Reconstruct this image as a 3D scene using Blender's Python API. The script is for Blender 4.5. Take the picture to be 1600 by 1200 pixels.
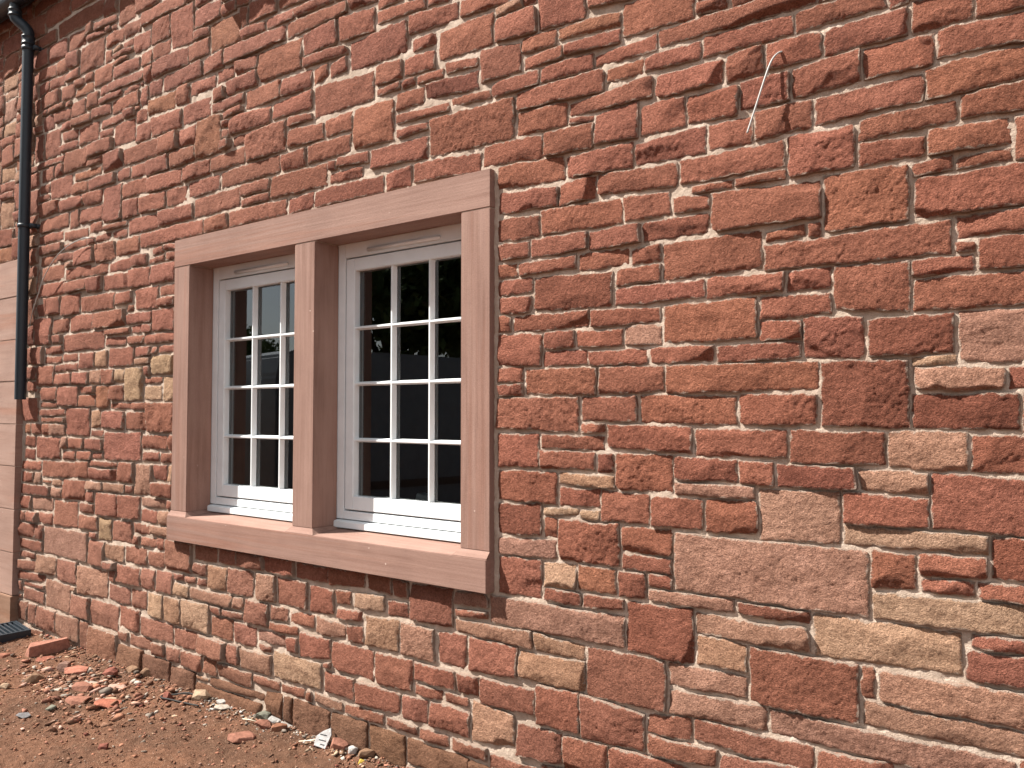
import bpy, bmesh, math, random
import numpy as np

# ------------------------------------------------------------------ camera, sky, sun, exposure
for o in list(bpy.data.objects): bpy.data.objects.remove(o)
SC = bpy.context.scene
COL = SC.collection
from mathutils import Vector, Matrix, noise as mnoise

CAM_F, CAM_W = 1230.0, 1600.0
PITCH = math.atan(45.0 / CAM_F)
TH = math.atan2(1695.0, CAM_F / math.cos(PITCH))
CAM_LOC = Vector((0.0, -2.55, 1.55))
fh = Vector((-math.cos(TH), math.sin(TH), 0)); right = Vector((math.sin(TH), math.cos(TH), 0))
fwd = fh * math.cos(PITCH) + Vector((0, 0, 1)) * math.sin(PITCH)
up = -fh * math.sin(PITCH) + Vector((0, 0, 1)) * math.cos(PITCH)
cd = bpy.data.cameras.new('camera'); cam = bpy.data.objects.new('camera', cd); COL.objects.link(cam)
cd.sensor_width = 36.0; cd.lens = 36.0 * CAM_F / CAM_W; cd.clip_start = 0.05; cd.clip_end = 2000
cam.matrix_world = Matrix.Translation(CAM_LOC) @ Matrix(((right.x, up.x, -fwd.x), (right.y, up.y, -fwd.y), (right.z, up.z, -fwd.z))).to_4x4()
SC.camera = cam

SUN_TO = Vector((-1.65, -1.0, 2.2)).normalized()      # towards the sun
SUN_EL = math.asin(SUN_TO.z); SUN_AZ = math.atan2(SUN_TO.x, SUN_TO.y)
W = bpy.data.worlds.new('World'); SC.world = W; W.use_nodes = True
wn, wl = W.node_tree.nodes, W.node_tree.links
sky = wn.new('ShaderNodeTexSky'); sky.sky_type = 'NISHITA'; sky.sun_disc = False
sky.sun_elevation = SUN_EL; sky.sun_rotation = SUN_AZ % (2 * math.pi); sky.air_density = 1.0; sky.dust_density = 1.5
wtc = wn.new('ShaderNodeTexCoord'); wnz = wn.new('ShaderNodeTexNoise')
wnz.inputs['Scale'].default_value = 2.6; wnz.inputs['Detail'].default_value = 6; wnz.inputs['Roughness'].default_value = 0.6
wl.new(wtc.outputs['Generated'], wnz.inputs['Vector'])
wr = wn.new('ShaderNodeValToRGB'); wr.color_ramp.elements[0].position = 0.34; wr.color_ramp.elements[1].position = 0.56
wl.new(wnz.outputs['Fac'], wr.inputs['Fac'])
wmix = wn.new('ShaderNodeMixRGB'); wl.new(wr.outputs['Color'], wmix.inputs['Fac'])
wl.new(sky.outputs['Color'], wmix.inputs['Color1']); wmix.inputs['Color2'].default_value = (7.5, 7.7, 7.8, 1)
bg = wn['Background']; bg.inputs['Strength'].default_value = 0.056; wl.new(wmix.outputs['Color'], bg.inputs['Color'])

sl = bpy.data.lights.new('sun', 'SUN'); sl.energy = 5.0; sl.angle = math.radians(0.55); sl.color = (1.0, 0.95, 0.87)
sun = bpy.data.objects.new('sun', sl); COL.objects.link(sun); sun.location = (-10, -6, 14)
sun.rotation_euler = (-SUN_TO).to_track_quat('-Z', 'Y').to_euler()
SC.view_settings.view_transform = 'Standard'; SC.view_settings.look = 'None'
SC.view_settings.exposure = 1.32; SC.view_settings.gamma = 1.0; SC.view_settings.use_curve_mapping = False
SC.render.engine = 'CYCLES'; SC.cycles.use_denoising = True; SC.cycles.diffuse_bounces = 3

# ------------------------------------------------------------------ helpers
R = random.Random(11)
def tag(o, label=None, cat=None, group=None, kind=None):
    if label: o['label'] = label
    if cat: o['category'] = cat
    if group: o['group'] = group
    if kind: o['kind'] = kind
    return o
def empty(name, loc=(0, 0, 0), parent=None):
    o = bpy.data.objects.new(name, None); o.location = loc; o.empty_display_size = .1; COL.objects.link(o)
    if parent: o.parent = parent
    return o
def link(name, me, mat, parent=None, loc=None):
    o = bpy.data.objects.new(name, me); COL.objects.link(o)
    if mat and not me.materials: me.materials.append(mat)
    if loc is not None: o.location = loc
    if parent: o.parent = parent
    return o
def np_mesh(name, v, quads, smooth=True, tint=None):
    me = bpy.data.meshes.new(name)
    v = np.asarray(v, np.float32); quads = np.asarray(quads, np.int32)
    n = quads.shape[1]
    me.vertices.add(len(v)); me.vertices.foreach_set('co', v.ravel())
    me.loops.add(quads.size); me.loops.foreach_set('vertex_index', quads.ravel())
    me.polygons.add(len(quads)); me.polygons.foreach_set('loop_start', np.arange(0, quads.size, n, dtype=np.int32))
    me.polygons.foreach_set('loop_total', np.full(len(quads), n, np.int32))
    me.update(calc_edges=True)
    if smooth: me.polygons.foreach_set('use_smooth', np.ones(len(quads), bool))
    if tint is not None:
        a = me.color_attributes.new('tint', 'FLOAT_COLOR', 'POINT'); a.data.foreach_set('color', np.asarray(tint, np.float32).ravel())
    me.validate()
    return me
def bm_obj(name, bm, mat, parent=None, bevel=0.0, seg=2, smooth=False):
    if bevel:
        bmesh.ops.bevel(bm, geom=list(bm.edges), offset=bevel, segments=seg, affect='EDGES', clamp_overlap=True)
    bmesh.ops.recalc_face_normals(bm, faces=bm.faces)
    me = bpy.data.meshes.new(name); bm.to_mesh(me); bm.free()
    if smooth:
        for p in me.polygons: p.use_smooth = True
    return link(name, me, mat, parent)
def add_box(bm, x0, x1, y0, y1, z0, z1):
    r = bmesh.ops.create_cube(bm, size=1.0)
    for v in r['verts']:
        v.co = Vector(((x0 + x1) / 2 + v.co.x * (x1 - x0), (y0 + y1) / 2 + v.co.y * (y1 - y0), (z0 + z1) / 2 + v.co.z * (z1 - z0)))
    return r['verts']
def box(name, mat, parent, x0, x1, y0, y1, z0, z1, bevel=.002):
    bm = bmesh.new(); add_box(bm, x0, x1, y0, y1, z0, z1); return bm_obj(name, bm, mat, parent, bevel)
def prism(bm, pts, axis, a, b):
    """extrude a 2D outline (list of 2-tuples) along axis 'x' from a to b: pts are (y, z)"""
    f0 = [bm.verts.new((a, p[0], p[1]) if axis == 'x' else (p[0], a, p[1]) if axis == 'y' else (p[0], p[1], a)) for p in pts]
    f1 = [bm.verts.new((b, p[0], p[1]) if axis == 'x' else (p[0], b, p[1]) if axis == 'y' else (p[0], p[1], b)) for p in pts]
    n = len(pts)
    bm.faces.new(f0); bm.faces.new(f1[::-1])
    for i in range(n): bm.faces.new((f0[i], f1[i], f1[(i + 1) % n], f0[(i + 1) % n]))
def tube(bm, pts, rad, n=14, cap=True):
    """sweep a circle along a polyline; rad is a number or a list"""
    pts = [Vector(p) for p in pts]; rings = []
    ref = Vector((0.31, -.9, .2))
    for i, p in enumerate(pts):
        d = (pts[min(i + 1, len(pts) - 1)] - pts[max(i - 1, 0)])
        if d.length < 1e-9: d = Vector((0, 0, 1))
        d.normalize(); a = d.cross(ref); a.normalize(); b = d.cross(a)
        rr = rad[i] if isinstance(rad, (list, tuple)) else rad
        rings.append([bm.verts.new(p + (a * math.cos(2 * math.pi * k / n) + b * math.sin(2 * math.pi * k / n)) * rr) for k in range(n)])
    for r0, r1 in zip(rings, rings[1:]):
        for k in range(n):
            f = bm.faces.new((r0[k], r0[(k + 1) % n], r1[(k + 1) % n], r1[k])); f.smooth = True
    if cap: bm.faces.new(rings[0]); bm.faces.new(rings[-1][::-1])
def spline(pts, k=8):
    pts = [Vector(p) for p in pts]; out = []
    for i in range(len(pts) - 1):
        p0, p1, p2, p3 = pts[max(i - 1, 0)], pts[i], pts[i + 1], pts[min(i + 2, len(pts) - 1)]
        for j in range(k):
            t = j / k
            out.append(.5 * ((2 * p1) + (p2 - p0) * t + (2 * p0 - 5 * p1 + 4 * p2 - p3) * t * t + (3 * p1 - p0 - 3 * p2 + p3) * t ** 3))
    return out + [pts[-1]]

# numpy value noise
def _h(ix, iy, s):
    n = (ix.astype(np.int64) * 374761393 + iy.astype(np.int64) * 668265263 + int(s) * 1274126177) & 0xFFFFFFFF
    n = ((n ^ (n >> 13)) * 1274126177) & 0xFFFFFFFF
    n = n ^ (n >> 16)
    return (n & 0xFFFFFF) / float(0xFFFFFF) * 2 - 1
def vn(x, y, s=0):
    xi = np.floor(x); yi = np.floor(y); fx = x - xi; fy = y - yi
    fx = fx * fx * fx * (fx * (fx * 6 - 15) + 10); fy = fy * fy * fy * (fy * (fy * 6 - 15) + 10)
    a = _h(xi, yi, s); b = _h(xi + 1, yi, s); c = _h(xi, yi + 1, s); d = _h(xi + 1, yi + 1, s)
    return (a * (1 - fx) + b * fx) * (1 - fy) + (c * (1 - fx) + d * fx) * fy
def fbm(x, y, s=0, o=3):
    r = 0; a = 1.0; t = 0
    for k in range(o):
        r = r + a * vn(x * 2 ** k + 13.7 * k, y * 2 ** k - 7.1 * k, s + k * 101); t += a; a *= .52
    return r / t

# ------------------------------------------------------------------ materials
def new_mat(name):
    m = bpy.data.materials.new(name); m.use_nodes = True
    nt = m.node_tree; return m, nt.nodes, nt.links, nt.nodes['Principled BSDF']
def N(nodes, t, **kw):
    n = nodes.new(t)
    for k, v in kw.items():
        if k in n.inputs: n.inputs[k].default_value = v
        else: setattr(n, k, v)
    return n
def noise(nodes, links, vec, scale, detail=4, rough=.55, dist=0.0):
    n = nodes.new('ShaderNodeTexNoise'); n.inputs['Scale'].default_value = scale; n.inputs['Detail'].default_value = detail
    n.inputs['Roughness'].default_value = rough; n.inputs['Distortion'].default_value = dist
    if vec is not None: links.new(vec, n.inputs['Vector'])
    return n.outputs['Fac']
def ramp(nodes, links, fac, stops):
    r = nodes.new('ShaderNodeValToRGB'); links.new(fac, r.inputs['Fac']); cr = r.color_ramp
    while len(cr.elements) < len(stops): cr.elements.new(.5)
    for e, (p, c) in zip(cr.elements, stops): e.position = p; e.color = (*c, 1) if len(c) == 3 else c
    return r.outputs['Color']
def mix(nodes, links, f, a, b, t='MIX'):
    m = nodes.new('ShaderNodeMixRGB'); m.blend_type = t
    for i, s in ((0, f), (1, a), (2, b)):
        if isinstance(s, (int, float)): m.inputs[i].default_value = s if i == 0 else (s, s, s, 1)
        elif isinstance(s, tuple): m.inputs[i].default_value = (*s, 1)
        else: links.new(s, m.inputs[i])
    return m.outputs['Color']
def math_n(nodes, links, op, a, b=None, clamp=False):
    m = nodes.new('ShaderNodeMath'); m.operation = op; m.use_clamp = clamp
    for i, s in enumerate((a, b)):
        if s is None: continue
        if isinstance(s, (int, float)): m.inputs[i].default_value = s
        else: links.new(s, m.inputs[i])
    return m.outputs[0]
def bump(nodes, links, bsdf, h, dist, strength=1.0):
    b = nodes.new('ShaderNodeBump'); b.inputs['Distance'].default_value = dist; b.inputs['Strength'].default_value = strength
    links.new(h, b.inputs['Height']); links.new(b.outputs['Normal'], bsdf.inputs['Normal'])
MORTAR_C = (.50, .400, .325)

def mat_stone():
    m, n, l, b = new_mat('rubble_sandstone')
    g = n.new('ShaderNodeNewGeometry').outputs['Position']
    at = n.new('ShaderNodeAttribute'); at.attribute_name = 'tint'
    big = noise(n, l, g, 9, 4, .6); mid = noise(n, l, g, 34, 5, .62); fine = noise(n, l, g, 170, 4, .7)
    v = ramp(n, l, big, [(.25, (.80, .78, .78)), (.5, (1, 1, 1)), (.78, (1.15, 1.18, 1.22))])
    c = mix(n, l, 1.0, at.outputs['Color'], v, 'MULTIPLY')
    v2 = ramp(n, l, mid, [(.28, (.76, .72, .70)), (.5, (1, 1, 1)), (.75, (1.2, 1.22, 1.25))])
    c = mix(n, l, .85, c, v2, 'MULTIPLY')
    v3 = ramp(n, l, fine, [(.3, (.52, .49, .48)), (.5, (1, 1, 1)), (.7, (1.5, 1.5, 1.52))])
    c = mix(n, l, .9, c, v3, 'MULTIPLY')
    # bedding bands in some stones
    sep = n.new('ShaderNodeMapping'); sep.inputs['Scale'].default_value = (2.5, 2.5, 26); l.new(g, sep.inputs['Vector'])
    band = noise(n, l, sep.outputs['Vector'], 1.6, 3, .5, .4)
    c = mix(n, l, .35, c, ramp(n, l, band, [(.35, (.78, .74, .72)), (.6, (1.1, 1.12, 1.12))]), 'MULTIPLY')
    # mortar smears that ride up onto the arrises
    e = math_n(n, l, 'MULTIPLY', at.outputs['Alpha'], 1.0)
    sm = noise(n, l, g, 42, 5, .65)
    f = math_n(n, l, 'MULTIPLY', math_n(n, l, 'SUBTRACT', math_n(n, l, 'ADD', math_n(n, l, 'MULTIPLY', e, .62), sm), .93), 7.0, True)
    c = mix(n, l, math_n(n, l, 'MULTIPLY', f, .75), c, MORTAR_C)
    l.new(c, b.inputs['Base Color']); b.inputs['Roughness'].default_value = .92
    b.inputs['Specular IOR Level'].default_value = .18
    h = math_n(n, l, 'ADD', math_n(n, l, 'MULTIPLY', noise(n, l, g, 75, 6, .68), 1.0), math_n(n, l, 'MULTIPLY', noise(n, l, g, 260, 4, .7), .6))
    bump(n, l, b, h, .027, 1.0)
    return m
def mat_mortar():
    m, n, l, b = new_mat('lime_mortar')
    g = n.new('ShaderNodeNewGeometry').outputs['Position']
    c = ramp(n, l, noise(n, l, g, 14, 5, .6), [(.3, (.37, .285, .225)), (.55, MORTAR_C), (.75, (.64, .53, .45))])
    c = mix(n, l, .6, c, ramp(n, l, noise(n, l, g, 330, 3, .7), [(.3, (.72, .7, .68)), (.55, (1, 1, 1)), (.7, (1.15, 1.15, 1.15))]), 'MULTIPLY')
    l.new(c, b.inputs['Base Color']); b.inputs['Roughness'].default_value = .95; b.inputs['Specular IOR Level'].default_value = .1
    bump(n, l, b, noise(n, l, g, 130, 6, .7), .006, .8)
    return m
def mat_ashlar(name, axis, c0=(.262, .158, .126), c1=(.205, .112, .086), c2=(.298, .186, .150), sc=46, rustk=.55):
    """sawn sandstone; bedding stripes across the given axis"""
    m, n, l, b = new_mat(name)
    g = n.new('ShaderNodeNewGeometry').outputs['Position']
    mp = n.new('ShaderNodeMapping'); s = [1.2, 1.2, 1.2]; s[axis] = sc
    if axis != 1: s[1] = sc * .35
    mp.inputs['Scale'].default_value = s; l.new(g, mp.inputs['Vector'])
    st = noise(n, l, mp.outputs['Vector'], 1.0, 5, .62, .25)
    c = ramp(n, l, st, [(.22, c1), (.44, c0), (.64, c2), (.85, (c0[0] * 1.05, c0[1] * .92, c0[2] * .85))])
    mp2 = n.new('ShaderNodeMapping'); s2 = [.35, .35, .35]; s2[axis] = sc * .30
    mp2.inputs['Scale'].default_value = s2; l.new(g, mp2.inputs['Vector'])
    rust = ramp(n, l, noise(n, l, mp2.outputs['Vector'], 1.0, 4, .6, .5), [(.55, (0, 0, 0)), (.66, (1, 1, 1)), (.72, (.2, .2, .2))])
    c = mix(n, l, math_n(n, l, 'MULTIPLY', rust, rustk), c, (c0[0] * .98, c0[1] * .70, c0[2] * .56))
    c = mix(n, l, .8, c, ramp(n, l, noise(n, l, g, 420, 3, .75), [(.3, (.68, .67, .66)), (.5, (1, 1, 1)), (.72, (1.28, 1.28, 1.28))]), 'MULTIPLY')
    c = mix(n, l, .6, c, ramp(n, l, noise(n, l, g, 3.2, 4, .6), [(.3, (.82, .80, .80)), (.7, (1.1, 1.1, 1.1))]), 'MULTIPLY')
    vo = n.new('ShaderNodeTexVoronoi'); vo.inputs['Scale'].default_value = 9.0; l.new(g, vo.inputs['Vector'])
    spot = math_n(n, l, 'LESS_THAN', math_n(n, l, 'ADD', vo.outputs['Distance'], math_n(n, l, 'MULTIPLY', noise(n, l, g, 160, 2, .5), .05)), .058)
    c = mix(n, l, math_n(n, l, 'MULTIPLY', spot, .7), c, (.62, .50, .43))
    st2 = noise(n, l, mp.outputs['Vector'], 3.1, 3, .6, .1)
    c = mix(n, l, .35, c, ramp(n, l, st2, [(.36, (.76, .73, .71)), (.46, (1, 1, 1)), (.7, (1.06, 1.06, 1.06))]), 'MULTIPLY')
    l.new(c, b.inputs['Base Color']); b.inputs['Roughness'].default_value = .85; b.inputs['Specular IOR Level'].default_value = .2
    h = math_n(n, l, 'ADD', noise(n, l, g, 300, 4, .7), math_n(n, l, 'MULTIPLY', st, .6))
    bump(n, l, b, h, .0022, .7)
    return m
def mat_plain(name, col, rough=.5, spec=.4, nsc=0, namt=.15, metal=0.0, bsc=0, bd=.001):
    m, n, l, b = new_mat(name)
    b.inputs['Roughness'].default_value = rough; b.inputs['Specular IOR Level'].default_value = spec; b.inputs['Metallic'].default_value = metal
    if nsc:
        g = n.new('ShaderNodeNewGeometry').outputs['Position']
        c = mix(n, l, 1.0, col, ramp(n, l, noise(n, l, g, nsc, 5, .6), [(.3, (1 - namt,) * 3), (.7, (1 + namt,) * 3)]), 'MULTIPLY')
        l.new(c, b.inputs['Base Color'])
        if bsc: bump(n, l, b, noise(n, l, g, bsc, 5, .65), bd, .7)
    else: b.inputs['Base Color'].default_value = (*col, 1)
    return m
def mat_glass():
    m, n, l, b = new_mat('window_glass'); n.remove(b)
    out = n['Material Output']
    fr = n.new('ShaderNodeFresnel'); fr.inputs['IOR'].default_value = 2.05
    tr = n.new('ShaderNodeBsdfTransparent'); tr.inputs['Color'].default_value = (.80, .83, .82, 1)
    gl = n.new('ShaderNodeBsdfGlossy'); gl.inputs['Roughness'].default_value = .004; gl.inputs['Color'].default_value = (.92, .96, .97, 1)
    mx = n.new('ShaderNodeMixShader'); l.new(fr.outputs[0], mx.inputs[0]); l.new(tr.outputs[0], mx.inputs[1]); l.new(gl.outputs[0], mx.inputs[2])
    l.new(mx.outputs[0], out.inputs['Surface']); return m
def mat_soil():
    m, n, l, b = new_mat('red_soil')
    g = n.new('ShaderNodeNewGeometry').outputs['Position']
    c = ramp(n, l, noise(n, l, g, 1.7, 5, .6), [(.3, (.118, .067, .044)), (.5, (.205, .104, .065)), (.7, (.262, .128, .075))])
    c = mix(n, l, .8, c, ramp(n, l, noise(n, l, g, 22, 6, .7), [(.3, (.55, .55, .55)), (.5, (1, 1, 1)), (.72, (1.4, 1.4, 1.4))]), 'MULTIPLY')
    vo = n.new('ShaderNodeTexVoronoi'); vo.inputs['Scale'].default_value = 85; l.new(g, vo.inputs['Vector'])
    gr = math_n(n, l, 'LESS_THAN', vo.outputs['Distance'], .28)
    pick = math_n(n, l, 'GREATER_THAN', noise(n, l, g, 60, 2, .5), .52)
    c = mix(n, l, math_n(n, l, 'MULTIPLY', math_n(n, l, 'MULTIPLY', gr, pick), .55), c, (.40, .26, .18))
    l.new(c, b.inputs['Base Color']); b.inputs['Roughness'].default_value = .95; b.inputs['Specular IOR Level'].default_value = .12
    h = math_n(n, l, 'ADD', noise(n, l, g, 45, 7, .72), math_n(n, l, 'MULTIPLY', noise(n, l, g, 190, 4, .7), .5))
    bump(n, l, b, h, .03, 1.0)
    return m
def mat_tint(name, nsc=40, bsc=90, bd=.006, rough=.9):
    m, n, l, b = new_mat(name)
    g = n.new('ShaderNodeNewGeometry').outputs['Position']
    at = n.new('ShaderNodeAttribute'); at.attribute_name = 'tint'
    c = mix(n, l, 1.0, at.outputs['Color'], ramp(n, l, noise(n, l, g, nsc, 5, .65), [(.3, (.72, .7, .7)), (.7, (1.25, 1.25, 1.25))]), 'MULTIPLY')
    l.new(c, b.inputs['Base Color']); b.inputs['Roughness'].default_value = rough; b.inputs['Specular IOR Level'].default_value = .15
    if bsc: bump(n, l, b, noise(n, l, g, bsc, 5, .65), bd, .8)
    return m

M_STONE = mat_stone(); M_MORTAR = mat_mortar()
M_ASH_H = mat_ashlar('sawn_sandstone_bedded_level', 2); M_ASH_V = mat_ashlar('sawn_sandstone_bedded_upright', 0, rustk=.25)
M_ASH_D = mat_ashlar('sawn_sandstone_door', 2, (.305, .192, .152), (.27, .16, .124), (.335, .22, .178), 14)
M_PLINTH = mat_ashlar('sawn_sandstone_damp', 2, (.23, .135, .09), (.18, .10, .065), (.27, .16, .11), 14)
M_UPVC = mat_plain('white_painted_timber', (.75, .785, .80), .38, .4, 9, .05)
M_GASKET = mat_plain('black_gasket', (.012, .012, .013), .6, .3)
M_SPACER = mat_plain('spacer_bar', (.16, .165, .17), .4, .4)
M_GLASS = mat_glass()
M_BLACK = mat_plain('black_plastic_pipe', (.019, .027, .036), .45, .4, 20, .1)
M_SOIL = mat_soil()
M_ROCK = mat_tint('loose_stone')
M_CABLE = mat_plain('pale_grey_flex', (.38, .375, .36), .45, .4)
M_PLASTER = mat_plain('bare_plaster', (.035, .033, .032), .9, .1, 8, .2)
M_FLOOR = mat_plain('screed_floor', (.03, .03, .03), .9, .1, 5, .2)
M_SLATE = mat_plain('roof_slate', (.06, .062, .07), .7, .3, 12, .25)
M_LEAF = mat_tint('tree_leaf', 3, 0); M_BARK = mat_plain('bark', (.07, .055, .042), .95, .1, 20, .3, 0, 30, .01)
M_TIMBER = mat_plain('pale_splinter', (.66, .58, .45), .8, .2, 60, .15)
M_RUBBER = mat_plain('black_strap_rubber', (.025, .022, .02), .7, .25)

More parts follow.
